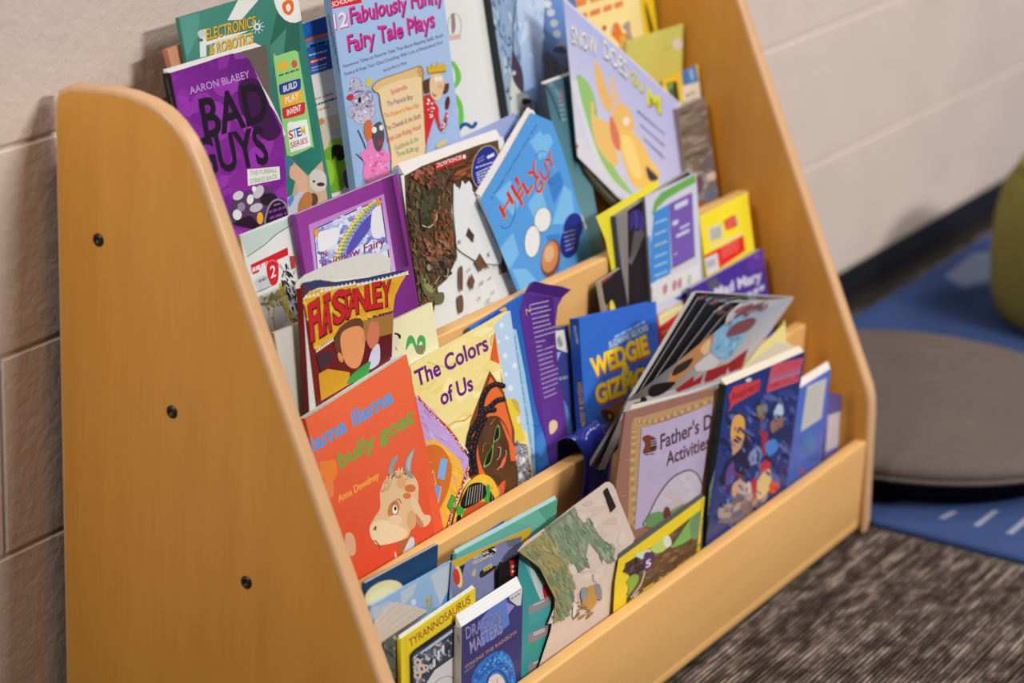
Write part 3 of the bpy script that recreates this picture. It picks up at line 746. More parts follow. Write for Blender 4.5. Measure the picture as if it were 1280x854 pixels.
    s.blob(a4((735, 80), (800, 65), (825, 120), (820, 170), (790, 240), (750, 235), (728, 180)), K(232, 190, 150)); p = a4((800, 150)); s.ell(p[0], p[1], 4.5, 3.4, K(226, 172, 130)); p = a4((772, 100)); s.ell(p[0], p[1], 2.4, 3.4, K(230, 228, 226)); p = a4((798, 98)); s.ell(p[0], p[1], 2.2, 3.2, K(230, 228, 226)); s.line(a4((748, 195), (756, 215), (770, 205)), 1.2, K(70, 20, 24))
    s.poly(a4((715, 68), (712, 10), (735, 35), (742, -10), (765, 25), (782, -20), (797, 18), (822, -15), (822, 20), (836, 0), (835, 52)), K(222, 172, 40)); s.line(a4((718, 62), (835, 48)), 1.6, K(176, 126, 30), False)
    p = a4((846, 260)); s.ell(p[0], p[1], 2.6, 8.5, K(96, 36, 44), 6); s.blob(a4((770, 540), (830, 505), (835, 530), (780, 560)), K(222, 196, 110))
def spn_12(s):
    s.text('12 Fabulously Funny Fairy Tale Plays', (409, 18), (424, 92), (2.6, -.6), K(40, 44, 74), 0.02)
book('workbook', 'large pale blue workbook with pink curly title and a paper scroll', 3, .024, .009, (413, -4), (549.5, -46), K(166, 190, 226), 9, art=art_12, spine=K(132, 158, 196), spine_art=spn_12)
def art_b(s):
    s.poly([(540, -10), (600, -30), (625, 170), (560, 200)], K(230, 224, 222))
    s.line([(a5((62 + 42 * math.cos(a), 190 + 90 * math.sin(a))[0:2])) for a in [math.pi * 2 * i / 22 for i in range(23)]] if False else [(568 + 8.4 * math.cos(i * .2856), 33 + 16 * math.sin(i * .2856)) for i in range(23)], 0.8, K(150, 140, 140))
    s.blob(a5((80, 110), (100, 100), (110, 200), (85, 240)), K(150, 130, 126)); s.poly(a5((60, 255), (145, 240), (150, 275), (65, 290)), K(214, 180, 174))
    g = K(112, 192, 74)
    s.blob(a5((62, 428), (100, 440), (135, 490), (150, 545), (135, 600), (95, 640), (70, 652), (80, 632), (105, 590), (108, 545), (95, 485), (66, 450)), g, 4)
    s.blob(a5((70, 650), (110, 665), (150, 720), (166, 790), (165, 870), (125, 960), (70, 985), (90, 950), (122, 890), (130, 810), (115, 735), (70, 680)), g, 4)
    s.line(a4((902, 500), (925, 440), (955, 405), (985, 405), (1005, 420), (1025, 415), (1040, 392)), 4.6, K(32, 130, 200))
    s.line(a4((870, 480), (905, 482)), 1.5, K(60, 130, 190), False)
book('picture_book', 'white alphabet book with large green and blue letters, right behind the pale blue workbook', 3, .035, .008, (540, -22), (599, -40), K(230, 224, 222), 11, art=art_b, hard=True)
book('thin_book', 'slim brown book squeezed between the white alphabet book and the pale blue bird book', 3, .0437, .003, (600, -30), (640, -42), K(112, 98, 84), 11, spine=K(120, 104, 88))
book('thin_book', 'narrow orange brown book right of the white alphabet book', 3, .0470, .003, (598, -32), (640, -44), K(150, 100, 50), 11, spine=K(190, 120, 50))
def art_bird(s):
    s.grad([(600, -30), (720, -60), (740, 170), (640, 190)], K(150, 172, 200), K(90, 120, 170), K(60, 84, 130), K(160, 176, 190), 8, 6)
    s.splats([(604, -10), (648, -20), (672, 140), (640, 160)], [K(150, 174, 204), K(108, 136, 178), K(196, 206, 214), K(120, 150, 190), K(90, 110, 150)], 170, 6, 78, 14, 4, 11, 0.1)
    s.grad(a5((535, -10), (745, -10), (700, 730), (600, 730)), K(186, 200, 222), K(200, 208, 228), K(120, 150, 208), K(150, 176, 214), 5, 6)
    s.splats(a5((540, 0), (740, 0), (710, 500), (560, 480)), [K(198, 206, 224), K(170, 190, 220), K(160, 182, 218)], 40, 6, 80, 20, 2.5, 12, 0.04)
    s.line(a5((540, 0), (525, 120), (515, 350)), 1.4, K(96, 96, 120))
    s.blob(a5((505, 530), (530, 560), (580, 650), (640, 700), (600, 760), (540, 820), (500, 790), (495, 690)), K(214, 212, 204))
    s.blob(a5((515, 350), (530, 390), (575, 480), (592, 580), (588, 660), (545, 620), (512, 550), (508, 450)), K(74, 56, 78)); p = a5((523, 520)); s.ell(p[0], p[1], 2.4, 3, K(206, 200, 206))
    s.blob(a5((580, 708), (620, 700), (652, 720), (620, 742), (585, 745)), K(34, 28, 26))
    for x, y, r in ((492, 270, 6), (488, 320, 8), (488, 420, 8), (470, 480, 7), (475, 650, 9), (500, 700, 8)): p = a5((x, y)); s.ell(p[0], p[1], 1.2, r / 4, K(70, 58, 84))
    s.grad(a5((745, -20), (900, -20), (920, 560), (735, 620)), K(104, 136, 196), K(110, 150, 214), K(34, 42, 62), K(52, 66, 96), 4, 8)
    for i, (x, y) in enumerate(((762, 30), (785, 90), (808, 165), (828, 240), (848, 330), (850, 430))): p = a5((x, y)); s.ell(p[0], p[1], 5, 5, mixc(K(214, 212, 216), K(70, 74, 90), i / 5.5))
    s.splats(a5((740, 400), (900, 330), (910, 540), (740, 600)), [K(44, 56, 84), K(64, 80, 110), K(80, 76, 86)], 30, 7, 60, 60, 1.6, 13)
def spn_bird(s):
    s.poly(a5((295, 440), (330, 430), (400, 854), (360, 854)), K(206, 46, 52))
    s.line([a5((268, 60)), a5((322, 270))], 1.6, K(190, 186, 182), False); s.line([a5((300, 220)), a5((356, 500))], 2.2, K(214, 210, 206), False)
    s.text('SCHOLASTIC', a5((308, 450)), a5((372, 830)), (3.2, -1), K(236, 200, 196), 0.03)
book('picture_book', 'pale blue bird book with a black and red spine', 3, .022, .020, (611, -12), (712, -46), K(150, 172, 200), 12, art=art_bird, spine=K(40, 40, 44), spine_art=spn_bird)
def art_or(s):
    s.poly([(690, -60), (830, -80), (840, 80), (720, 90)], K(240, 212, 146))
    s.scribble(a6((150, 60)), a6((545, -60)), 12.00 * .8, K(222, 132, 70), 3, 17); s.scribble(a6((180, 150)), a6((520, 40)), 9.50 * .8, K(222, 128, 66), 4, 19)
    s.scribble(a6((240, 0)), a6((520, -60)), 9.00 * .8, K(222, 132, 70), 2, 14)
    s.blob(a6((420, 240), (445, 160), (480, 180), (500, 230), (545, 250), (540, 310), (500, 330), (450, 280)), K(220, 112, 44)); s.blob(a6((500, 190), (550, 150), (560, 230), (580, 290), (545, 300), (530, 230)), K(160, 140, 140)); s.blob(a6((480, 260), (520, 250), (535, 310), (500, 330)), K(214, 160, 70)); p = a6((372, 200)); s.ell(p[0], p[1], 2.5, 3.4, K(140, 60, 30)); p = a6((430, 210)); s.ell(p[0], p[1], 2.4, 2, K(150, 170, 180))
book('picture_book', 'cream book with orange lettering showing above the leaning rabbit book', 3, .026, .006, (700, -24), (792, -52), K(240, 212, 146), 12, art=art_or)
book('thin_book', 'bright yellow book standing to the right of the cream book with orange lettering', 3, .033, .005, (780, -38), (812, -48), K(232, 190, 36), 11, art=lambda s: (s.poly(e7((145, 0), (170, 60), (215, 220), (185, 245), (170, 180), (150, 60)), K(96, 66, 16)), s.poly(e7((70, -30), (110, -30), (120, 260), (90, 270)), K(240, 206, 60))))
book('thin_book', 'light green book standing farthest back at the right end of the top ledge', 3, .041, .004, (806, -30), (828, -37), K(196, 202, 76), 10.5)
book('picture_book', 'plain yellow green book with a small pale round sticker', 3, .0055, .003, (783, 52), (854, 29.5), K(214, 194, 96), 3, pages=K(210, 190, 110), art=lambda s: (s.grad([(780, 50), (856, 28), (866, 110), (790, 140)], K(206, 196, 104), K(208, 198, 100), K(222, 196, 96), K(214, 180, 84), 3, 3), s.ell(847, 55, 6.5, 7.5, K(222, 206, 190)), s.line([(830, 62), (840, 57)], 1.4, K(178, 160, 76), False)))
def art_ng0(s):
    s.poly([(826, 100), (880, 80), (880, 160), (830, 170)], K(238, 186, 42)); s.poly(e7((300, 590), (375, 575), (395, 720), (340, 740)), K(80, 90, 60)); s.poly(e7((350, 585), (370, 580), (390, 715), (370, 725)), K(44, 38, 26)); s.poly(e7((310, 595), (350, 590), (345, 625), (320, 640)), K(120, 160, 80))
    s.poly(e7((405, 495), (510, 460), (530, 580), (420, 612)), K(58, 118, 182)); s.poly(e7((460, 500), (490, 490), (500, 560), (475, 570)), K(150, 176, 206)); s.poly(e7((415, 612), (530, 580), (560, 700), (420, 740)), K(226, 206, 186)); s.scribble(e7((440, 700)), e7((510, 670)), 7.00 * .8, K(170, 156, 140), 2, 10)
book('magazine', 'yellow edged magazine with a blue corner label above the brown book', 2, .0460, .0022, (828, 101), (872.5, 80), K(238, 186, 42), 8, art=art_ng0, cat='magazine')

# ======== third ledge (row 2)
def art_rd2(s):
    s.poly([(296, 292), (372, 262), (386, 420), (330, 440)], K(226, 226, 222)); s.poly(b1((55, 485), (440, 345), (442, 395), (350, 450), (230, 550), (110, 635)), K(196, 206, 202)); s.line(b1((110, 632), (230, 548), (300, 485), (350, 450), (440, 398)), 0.9, K(60, 66, 64))
    s.poly(b1((132, 690), (395, 565), (400, 620), (140, 740)), K(212, 28, 38)); s.scribble(b1((145, 740)), b1((250, 690)), 6.00 * .8, K(240, 222, 220), 3, 13); s.poly(b1((140, 745), (190, 722), (195, 740), (150, 760)), K(206, 60, 60))
    s.blob(b1((245, 700), (270, 660), (310, 655), (330, 690), (328, 790), (310, 830), (275, 830), (255, 790)), K(212, 28, 38)); s.text('2', b1((276, 785)), b1((312, 770)), (-1.2, -15), K(240, 226, 222), 0.03); s.line([b1((255 + 8 * i, 672 - 14 * math.sin(i / 8 * 3.1))) for i in range(9)], 0.8, K(240, 220, 218))
    s.blob(b2((40, 150), (100, 115), (130, 175), (70, 215)), K(200, 200, 204)); s.line(b2((50, 215), (160, 170)), 0.9, K(90, 90, 96), False); s.scribble(b2((62, 160)), b2((110, 138)), 4.00 * .8, K(120, 120, 126), 2, 11)
    s.splats(b2((190, 30), (260, 10), (290, 180), (310, 380), (250, 390), (205, 200)), [K(40, 38, 40), K(70, 70, 74), K(180, 180, 184), K(30, 28, 30)], 70, 4, 70, 30, 3, 21)
    s.splats(b2((80, 240), (220, 180), (270, 390), (170, 430)), [K(206, 190, 120), K(190, 170, 90), K(220, 214, 200), K(150, 140, 90)], 60, 5, 60, 50, 2.4, 22); s.line(b2((190, 165), (215, 290), (262, 385)), 3, K(216, 186, 50)); s.line(b2((130, 260), (190, 240)), 3, K(150, 140, 70), False)
    s.poly(b2((245, 0), (275, 0), (278, 70), (255, 80)), K(196, 60, 50)); s.blob(b2((150, 330), (200, 300), (220, 400), (165, 430)), K(206, 206, 214))
book('reader_book', 'white early reader with a red band and number 2', 2, .031, .003, (300.5, 294), (373, 265), K(226, 226, 222), 12, art=art_rd2)
def art_rb(s):
    s.grad([(368, 268), (497, 217), (525, 400), (400, 430)], K(150, 60, 150), K(140, 50, 140), K(110, 34, 116), K(150, 62, 156), 6, 4)
    s.grad(b1((1060, 70), (1140, 45), (1260, 700), (1180, 720)), K(130, 44, 130), K(84, 20, 80), K(60, 14, 60), K(120, 50, 124), 4, 5)  # right band darkens: spine shadow put into the cover colour
    s.grad(b1((545, 405), (1080, 185), (1170, 760), (600, 840)), K(190, 130, 196), K(190, 130, 196), K(206, 170, 216), K(200, 160, 212), 2, 2)
    s.poly(b1((582, 436), (1060, 213), (1138, 760), (610, 800)), K(54, 40, 90)); s.poly(b1((588, 442), (1054, 224), (1130, 760), (616, 800)), K(222, 218, 230))
    A = b1((620, 430), (1000, 250), (1080, 480), (1090, 600), (820, 660), (700, 720), (620, 700))
    s.splats(A, [K(130, 140, 206), K(110, 120, 200), K(166, 174, 220), K(222, 220, 232), K(196, 200, 228)], 130, 6, -30, 60, 1.8, 31, 0.08)
    s.blob(b1((810, 600), (860, 470), (960, 350), (1005, 330), (985, 420), (930, 500), (850, 600)), K(86, 80, 176)); s.blob(b1((1000, 300), (1050, 260), (1075, 470), (1010, 500), (985, 430)), K(226, 222, 228)); s.blob(b1((610, 470), (680, 440), (760, 430), (750, 520), (700, 570), (620, 590)), K(230, 226, 228))
    rb = lambda o: b1((745 + o, 650), (790 + o, 530), (860 + o, 410), (950 + o, 300), (1020 + o, 240))
    s.line(rb(0), 5, K(232, 222, 130)); s.line(rb(18), 4.5, K(160, 200, 120)); s.line(rb(36), 3.4, K(170, 150, 210)); s.line(rb(-14), 3, K(240, 200, 120))
    p = b1((598, 460)); s.ell(p[0], p[1], 3, 5, K(232, 160, 60)); p = b1((1040, 245)); s.ell(p[0], p[1], 3, 4.5, K(232, 140, 50))
    pk = K(150, 40, 110)
    s.text('The', b1((625, 650)), b1((682, 625)), (-.8, -8.5), pk, 0.02); s.text('Rainbow Fairy', b1((640, 720)), b1((1085, 545)), (-.6, -11), pk, 0.015); s.text('Fairy', b1((945, 597)), b1((1085, 545)), (-1, -11.5), pk, 0.02) if False else None
    s.text('in the Sky', b1((650, 790)), b1((900, 690)), (-.6, -8), pk, 0.01)
book('picture_book', 'purple framed picture book with a rainbow in its cover picture', 2, .0215, .007, (369.5, 268.5), (496, 217), K(146, 56, 148), 12, art=art_rb, spine=K(130, 50, 140))
def art_sc(s):
    s.poly([(500, 220), (630, 170), (660, 400), (530, 450)], K(226, 222, 222))
    R = b3((135, 320), (250, 255), (450, 180), (640, 110), (760, 80), (775, 190), (660, 400), (600, 430), (560, 390), (520, 370), (500, 400), (460, 380), (450, 560), (470, 720), (490, 860), (420, 1010), (360, 1060), (330, 1240), (300, 1440), (190, 1400))
    s.poly(R, K(92, 66, 46))
    s.splats(R, [K(104, 74, 50), K(66, 48, 34), K(132, 98, 68), K(86, 78, 50), K(118, 80, 56), K(56, 40, 32)], 420, 4.2, 70, 45, 3, 41, .15, R)
    s.splats(b3((140, 340), (220, 300), (240, 520), (230, 860), (330, 1100), (320, 1300), (220, 1300)), [K(86, 78, 50), K(108, 96, 64), K(70, 62, 40)], 70, 6, 75, 30, 3, 42, .15, R)
    s.blob(b3((235, 480), (280, 420), (350, 410), (345, 520), (320, 600), (290, 660), (240, 640)), K(60, 58, 40)); s.blob(b3((245, 500), (300, 440), (330, 440), (300, 560), (250, 600)), K(74, 72, 50)); s.line(b3((330, 550), (345, 600), (300, 660), (250, 650)), 1.4, K(214, 206, 170))
    s.splats(b3((200, 300), (300, 260), (360, 380), (300, 400), (220, 360)), [K(168, 96, 74), K(140, 76, 56), K(120, 70, 54)], 28, 5, 40, 40, 2, 43)
    s.splats(b3((320, 560), (440, 560), (470, 830), (340, 900)), [K(140, 80, 50), K(122, 70, 44), K(104, 66, 44), K(150, 98, 64)], 60, 5, 78, 20, 3, 44, .15, R)
    s.splats(b3((260, 760), (400, 740), (450, 900), (300, 960)), [K(150, 92, 64), K(128, 78, 54), K(164, 112, 82)], 40, 4.5, 60, 40, 2.4, 45, .15, R)
    s.splats(b4((270, 500), (420, 470), (410, 720), (310, 730)), [K(160, 94, 66), K(130, 80, 54), K(190, 126, 92), K(90, 66, 56)], 50, 5, 40, 70, 1.8, 46, .15, R)
    s.blob(b4((230, 300), (270, 380), (330, 450), (390, 460), (380, 530), (300, 520), (245, 430)), K(104, 98, 62)); s.blob(b4((250, 330), (280, 390), (330, 430), (310, 460), (262, 420)), K(146, 140, 84))
    s.splats(b4((250, 230), (450, 210), (430, 340), (280, 340)), [K(60, 48, 40), K(40, 34, 30), K(90, 74, 60)], 30, 4, 10, 60, 1.6, 47); s.line(b4((330, 400), (370, 340), (410, 350), (420, 300)), 1, K(190, 180, 150)); p = b4((375, 325)); s.ell(p[0], p[1], 3.4, 5.5, K(70, 58, 48)); p = b4((290, 290)); s.ell(p[0], p[1], 2.5, 4.2, K(150, 140, 130))
    s.splats(b3((460, 240), (600, 180), (740, 110), (750, 180), (600, 330), (470, 370)), [K(146, 84, 46), K(120, 66, 36), K(90, 50, 30), K(164, 100, 58)], 46, 9, -25, 10, 4, 48, .15, R)
    s.line(b3((470, 270), (590, 225), (700, 170)), .7, K(60, 36, 24)); s.line(b3((470, 310), (590, 265), (690, 225)), .7, K(60, 36, 24)); s.line(b3((470, 350), (580, 310)), .7, K(60, 36, 24), False)
    s.blob(b3((455, 405), (460, 370), (480, 410), (500, 400), (510, 350), (530, 375), (555, 355), (575, 380), (580, 420), (610, 480), (620, 540), (660, 600), (700, 700), (740, 780), (790, 900), (640, 900), (560, 860), (480, 800), (470, 720), (455, 560)), K(226, 222, 222), 3)
    s.poly(b3((330, 240), (535, 172), (540, 205), (335, 285)), K(206, 38, 38)); s.text('SCHOLASTIC', b3((505, 180)), b3((338, 238)), (.4, 5.4), K(240, 226, 222), 0.02); p = b3((525, 192)); s.ell(p[0], p[1], 2, 2.6, K(240, 230, 226))
    s.ell(*b3((667, 262)), 17, 28, K(196, 166, 104), 12, 28); s.ell(*b3((667, 262)), 16, 26.8, K(36, 44, 140), 12, 28)
    s.poly(b3((675, 190), (722, 165), (727, 185), (680, 208)), K(220, 220, 228))
    for i in range(6): s.scribble(b3((602 + i * 3, 290 + i * 16 - (20 if i == 0 else 0))), b3((738 - i * 6, 225 + i * 24)), 1.6, K(206, 206, 226), 5, 50 + i)
    s.scribble(b3((612, 215)), b3((655, 190)), 1.2, K(150, 150, 200), 3, 60); s.scribble(b3((612, 240)), b3((660, 215)), 3, K(120, 120, 190), 2, 61)
    s.splats(b3((140, 330), (450, 230), (470, 860), (340, 1400), (200, 1380)), [K(60, 46, 34), K(88, 70, 48), K(110, 96, 64), K(46, 36, 28), K(130, 90, 62)], 260, 2.6, 70, 40, 4, 49, .15, R)
    bw = [K(110, 76, 52), K(80, 54, 40)]
    s.poly(b4((535, 75), (550, 25), (588, 75), (580, 125)), bw[1]); s.poly(b4((592, 255), (625, 195), (690, 300), (650, 285), (630, 320)), bw[0]); s.poly(b4((625, 200), (690, 300), (650, 262)), bw[1]); s.poly(b4((550, 390), (570, 330), (592, 380), (575, 445)), bw[0]); s.poly(b4((775, 195), (790, 190), (810, 320), (765, 335)), bw[1]); s.poly(b4((812, 490), (840, 455), (880, 470), (860, 485)), bw[1]); s.blob(b4((480, 490), (510, 480), (515, 570), (490, 590)), bw[0]); s.blob(b4((490, 300), (510, 290), (510, 440), (490, 420)), bw[0]); s.poly(b4((500, 650), (540, 600), (530, 680), (500, 710)), bw[0])
    rnd = random.Random(5)
    for ch, x, y in zip('SGRAETYOLNW', (680, 625, 650, 690, 640, 725, 625, 680, 715, 485, 550), (225, 640, 700, 380, 410, 300, 520, 530, 470, 140, 325)):
        s.text(ch, b4((x - 9, y)), b4((x + 9, y - 8)), (rnd.uniform(-1, 2), -6), K(70, 62, 62), 0.0)
    s.blob(b4((830, 420), (870, 490), (930, 540), (920, 570), (880, 560), (860, 500)), K(206, 180, 180))
sc_ol = b3((140, 318), (300, 250), (470, 190), (620, 135), (780, 78), (790, 130), (845, 600), (940, 1180), (310, 1480))
book('picture_book', 'upside-down picture book with a brown dragon scene torn away to white on its cover', 2, .0325, .008, (505, 217.5), (628, 173.5), K(226, 222, 222), 11, art=art_sc, spine=K(150, 110, 130), fan=0.012, plines=12, outline=[(505.5, 219.5), (530, 208), (560, 196), (590, 186), (612, 179), (627, 175), (634, 230), (642, 290), (672, 450), (548, 480)], clip=[(500, 214), (628, 168), (690, 470), (540, 500)])
book('thin_book', 'lavender blue book whose plain top edge shows behind the torn dragon book', 2, .0412, .0015, (541, 189), (643, 141), K(168, 172, 212), 11, art=lambda s: (s.grad([(560, 175), (645, 135), (660, 220), (600, 240)], K(176, 180, 218), K(150, 158, 206), K(140, 140, 190), K(170, 172, 210), 3, 3),))
def art_fly(s):
    LB, MB, DB_ = K(122, 182, 230), K(86, 152, 218), K(60, 124, 200)
    s.poly([(590, 246), (700, 110), (760, 330), (650, 400)], MB)
    for i, q in enumerate((((645, 170), (690, 150), (720, 180), (640, 300)), )): pass
    for q in ([(880, 60), (980, 20), (1000, 60), (900, 330)], [(660, 300), (720, 230), (790, 340), (750, 420)], [(880, 590), (930, 640), (960, 854), (800, 854)], [(420, 660), (520, 560), (590, 700), (540, 800)]):
        s.poly(a8(*[(x - 240 if False else x, y) for x, y in q]), LB)
    s.poly(a8((650, 300), (780, 250), (810, 310), (720, 430)), LB); s.poly(a8((770, 560), (850, 500), (880, 590), (810, 720)), DB_); s.poly(a8((640, 720), (720, 600), (770, 760), (690, 854)), LB); s.poly(b4((740, 200), (860, 60), (900, 200), (840, 300)), LB); s.poly(b4((850, 300), (950, 300), (1020, 380), (930, 480)), LB); s.poly(b4((1080, 80), (1170, 60), (1170, 300), (1150, 330)), DB_)
    s.text('A Theodor Seuss Geisel Honor Book', a8((398, 695)), a8((705, 190)), (-2.2, -1.3), K(40, 56, 110), 0.004)
    for t, p0, p1 in (('HI!', (482, 818), (600, 605)), ('FLY', (598, 735), (722, 500)), ('GUY', (712, 668), (822, 432))):
        s.text(t, a8(p0), a8(p1), (-7.5, -14.5), K(206, 50, 40), 0.02, K(226, 150, 70), 0.022, (.7, .9))
    s.line(a8((540, 760), (560, 830), (600, 854), (640, 800), (580, 900)) if False else b3((875, 490), (870, 580), (840, 650), (800, 670), (775, 650)), .8, K(40, 70, 120)); s.line(a8((690, 400), (720, 370), (760, 370)), .8, K(40, 70, 120)); s.line(a8((785, 500), (775, 580), (800, 590)), .8, K(40, 70, 120))
    # plain round shapes where the cover's big picture is
    s.ell(*b3((1057, 612)), 11, 16, K(60, 66, 96), 8); s.ell(*b3((1057, 612)), 10.2, 15.2, K(230, 224, 222), 8); s.ell(*b3((988, 758)), 10.2, 20.5, K(80, 80, 110), 4); s.ell(*b3((988, 758)), 9.4, 19.6, K(230, 224, 222), 4)
    s.ell(*b4((1110, 230)), 12, 24, K(120, 70, 60), 10); s.ell(*b4((1105, 220)), 10, 20, K(206, 132, 84), 10); s.ell(*b4((1100, 200)), 6, 11, K(222, 170, 130), 10)
    s.ell(*a8((940, 880)), 12, 19, K(30, 40, 130), 10); s.ell(712, 302, 12, 21, K(28, 36, 128), 10)
    for i in range(5): s.scribble((704 + i * .8, 298 + i * 5.5 - 6), (719 - i * .4, 288 + i * 5.5), 1.6, K(160, 170, 220), 3, 80 + i)
book('picture_book', 'sky blue book with red capitals standing askew', 2, .0215, .008, (602.5, 246), (668, 138), K(86, 152, 218), 11.5, H=0.185, art=art_fly, fan=0.006, spine=K(232, 226, 222), plines=7, clip=[(600, 250), (664, 142), (690, 152), (702, 185), (744, 330), (744, 345), (655, 385)], outline=[(602.5, 246), (630, 200), (664, 141), (686, 150), (694, 172), (703, 196), (722, 262), (742, 330), (742, 342), (655, 384)])
def art_teal(s):
    s.grad([(675, 100), (725, 85), (790, 330), (735, 340)], K(70, 110, 126), K(40, 76, 96), K(96, 140, 150), K(110, 150, 160), 4, 6)
    s.line(a5((790, 600), (850, 700), (880, 854)), 6, K(120, 150, 160)); s.line(a5((745, 600), (800, 700), (860, 860)), 1.6, K(30, 50, 64)); s.line(a5((860, 640), (872, 740)), 2, K(170, 90, 110))
    s.grad(a7((75, 0), (130, 0), (180, 500), (150, 600)), K(40, 84, 96), K(22, 56, 70), K(36, 76, 88), K(50, 96, 106), 3, 5)
book('thick_book', 'dark teal book between the sky blue book and the rabbit book', 2, .0325, .006, (681, 105), (716, 92), K(60, 104, 118), 14, art=art_teal, spine=K(60, 74, 80), fan=0.003, anchor=None)
def art_gs(s):
    s.grad([(704, 0), (860, 140), (870, 330), (720, 200)], K(178, 178, 220), K(180, 174, 214), K(190, 182, 218), K(222, 214, 216), 5, 5)
    s.grad(a7((-10 + 130, 0), (175, 0), (400, 650), (300, 580)), K(214, 208, 216), K(216, 212, 224), K(206, 206, 214), K(222, 214, 212), 3, 6)
    s.blob(a6((175, 540), (230, 560), (280, 630), (310, 740), (320, 854), (260, 854), (210, 700)), K(140, 184, 106)); s.blob(a7((170, 0), (240, 20), (270, 100), (300, 260), (400, 560), (540, 760), (440, 700), (330, 540), (230, 260)), K(150, 190, 110))
    s.blob(a6((300, 440), (330, 460), (370, 560), (400, 650), (440, 740), (400, 800), (350, 720), (310, 580)), K(232, 178, 112)); s.blob(a6((415, 540), (440, 560), (455, 640), (480, 710), (440, 720), (420, 640)), K(224, 184, 140))
    s.blob(a7((430, 160), (480, 160), (530, 230), (550, 320), (500, 350), (420, 330), (400, 240)), K(234, 180, 104)); s.blob(a7((260, 140), (280, 170), (290, 240), (390, 300), (420, 420), (440, 560), (390, 560), (300, 440), (265, 300)), K(236, 186, 112)); s.blob(a7((420, 330), (520, 340), (600, 420), (650, 520), (720, 640), (620, 720), (540, 700), (480, 560), (440, 420)), K(240, 188, 96)); s.blob(a7((460, 380), (520, 380), (560, 480), (600, 640), (540, 640), (480, 500)), K(246, 206, 126))
    s.blob(a7((390, 240), (420, 290), (450, 380), (450, 470), (410, 430), (385, 320)), K(220, 116, 90)); p = a7((495, 275)); s.ell(p[0], p[1], 4.5, 6, K(240, 214, 190)); s.blob(a7((625, 580), (660, 600), (710, 660), (650, 670)), K(60, 58, 66))
    up = (-1.5, -15.5)
    s.text('SNOW', a6((140, 300)), a6((320, 395)), (-1, -22), K(228, 222, 222), 0.04, K(70, 60, 84), 0.03, (-.3, 1.6)); s.text('DOES', a6((370, 400)), a6((535, 560)), (-1, -23), K(228, 222, 222), 0.04, K(70, 60, 84), 0.03, (-.3, 1.6))
    s.text('GU', a6((560, 580)), a6((650, 670)), (-1.6, -17), K(214, 206, 50), 0.05, K(90, 84, 50), 0.03, (.3, 1.4)); s.text('M', a6((680, 740)), a6((770, 810)), (-.4, -22), K(214, 206, 50), 0.06, K(110, 100, 50), 0.03, (.3, 1.4))
    for i in range(3): s.line([a7((570 + i * 22, 205 + i * 95)), a7((735 + i * 8, 350 + i * 90))], 1.2, K(90, 84, 130), False); s.scribble(a7((565 + i * 22, 215 + i * 90)), a7((760 - i * 10, 375 + i * 70)), 2, K(110, 104, 150), 5, 90 + i)
    p = a7((168, 442)); s.ell(p[0], p[1], 1.3, 3, K(200, 70, 90))
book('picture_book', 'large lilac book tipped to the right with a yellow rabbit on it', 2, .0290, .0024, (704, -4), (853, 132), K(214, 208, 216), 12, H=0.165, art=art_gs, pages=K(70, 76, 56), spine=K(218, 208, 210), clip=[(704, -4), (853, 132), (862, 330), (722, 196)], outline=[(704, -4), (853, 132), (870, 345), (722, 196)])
def tipped_pages():
    root = [o for o in bpy.data.objects if o.get('label', '').startswith('large lilac book')][0]
    sh = make_sheet(2, .0325, (704, -4), (853, 132), 12, .2)
    ol = [(718, 180), (724, 199), (731, 216), (745, 236), (764, 258), (784, 272), (808, 282), (800, 262), (770, 240), (740, 200)]
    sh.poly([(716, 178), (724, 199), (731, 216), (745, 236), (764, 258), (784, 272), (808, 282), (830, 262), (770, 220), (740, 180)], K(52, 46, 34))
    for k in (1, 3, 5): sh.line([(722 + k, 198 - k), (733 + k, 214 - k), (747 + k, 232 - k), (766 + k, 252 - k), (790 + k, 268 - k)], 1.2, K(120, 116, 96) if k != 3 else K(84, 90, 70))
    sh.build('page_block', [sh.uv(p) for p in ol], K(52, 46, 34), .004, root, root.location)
tipped_pages()
def art_gp(s):
    s.poly([(830, 140), (885, 115), (902, 280), (845, 300)], K(118, 100, 88))
    s.splats(a7((830, 200), (1020, 110), (1060, 480), (850, 600)), [K(112, 94, 82), K(134, 114, 100), K(92, 76, 68), K(150, 130, 116)], 90, 10, -25, 10, 4, 101, 0.08)
    s.splats(a7((860, 590), (1080, 500), (1100, 760), (920, 820)), [K(150, 140, 136), K(100, 90, 90), K(120, 120, 130), K(180, 170, 166)], 50, 7, -30, 30, 2, 102); s.blob(a7((960, 650), (1000, 640), (1010, 720), (970, 760)), K(110, 70, 86)); s.blob(a7((1030, 630), (1090, 610), (1095, 650), (1040, 670)), K(206, 176, 160)); s.blob(a7((1030, 740), (1090, 700), (1095, 770), (1040, 800)), K(96, 106, 124)); p = a7((800, 250)); s.ell(p[0], p[1], 5, 8, K(200, 166, 130)); p = a7((820, 310)); s.ell(p[0], p[1], 3, 8, K(214, 180, 130)); p = a7((985, 830)); s.ell(p[0], p[1], 5, 6, K(150, 80, 50))
book('picture_book', 'brown photograph book at the right end of the third ledge', 2, .022, .013, (847, 136), (881, 121), K(116, 98, 86), 12, art=art_gp, spine=K(160, 134, 116), pages=K(206, 190, 172))

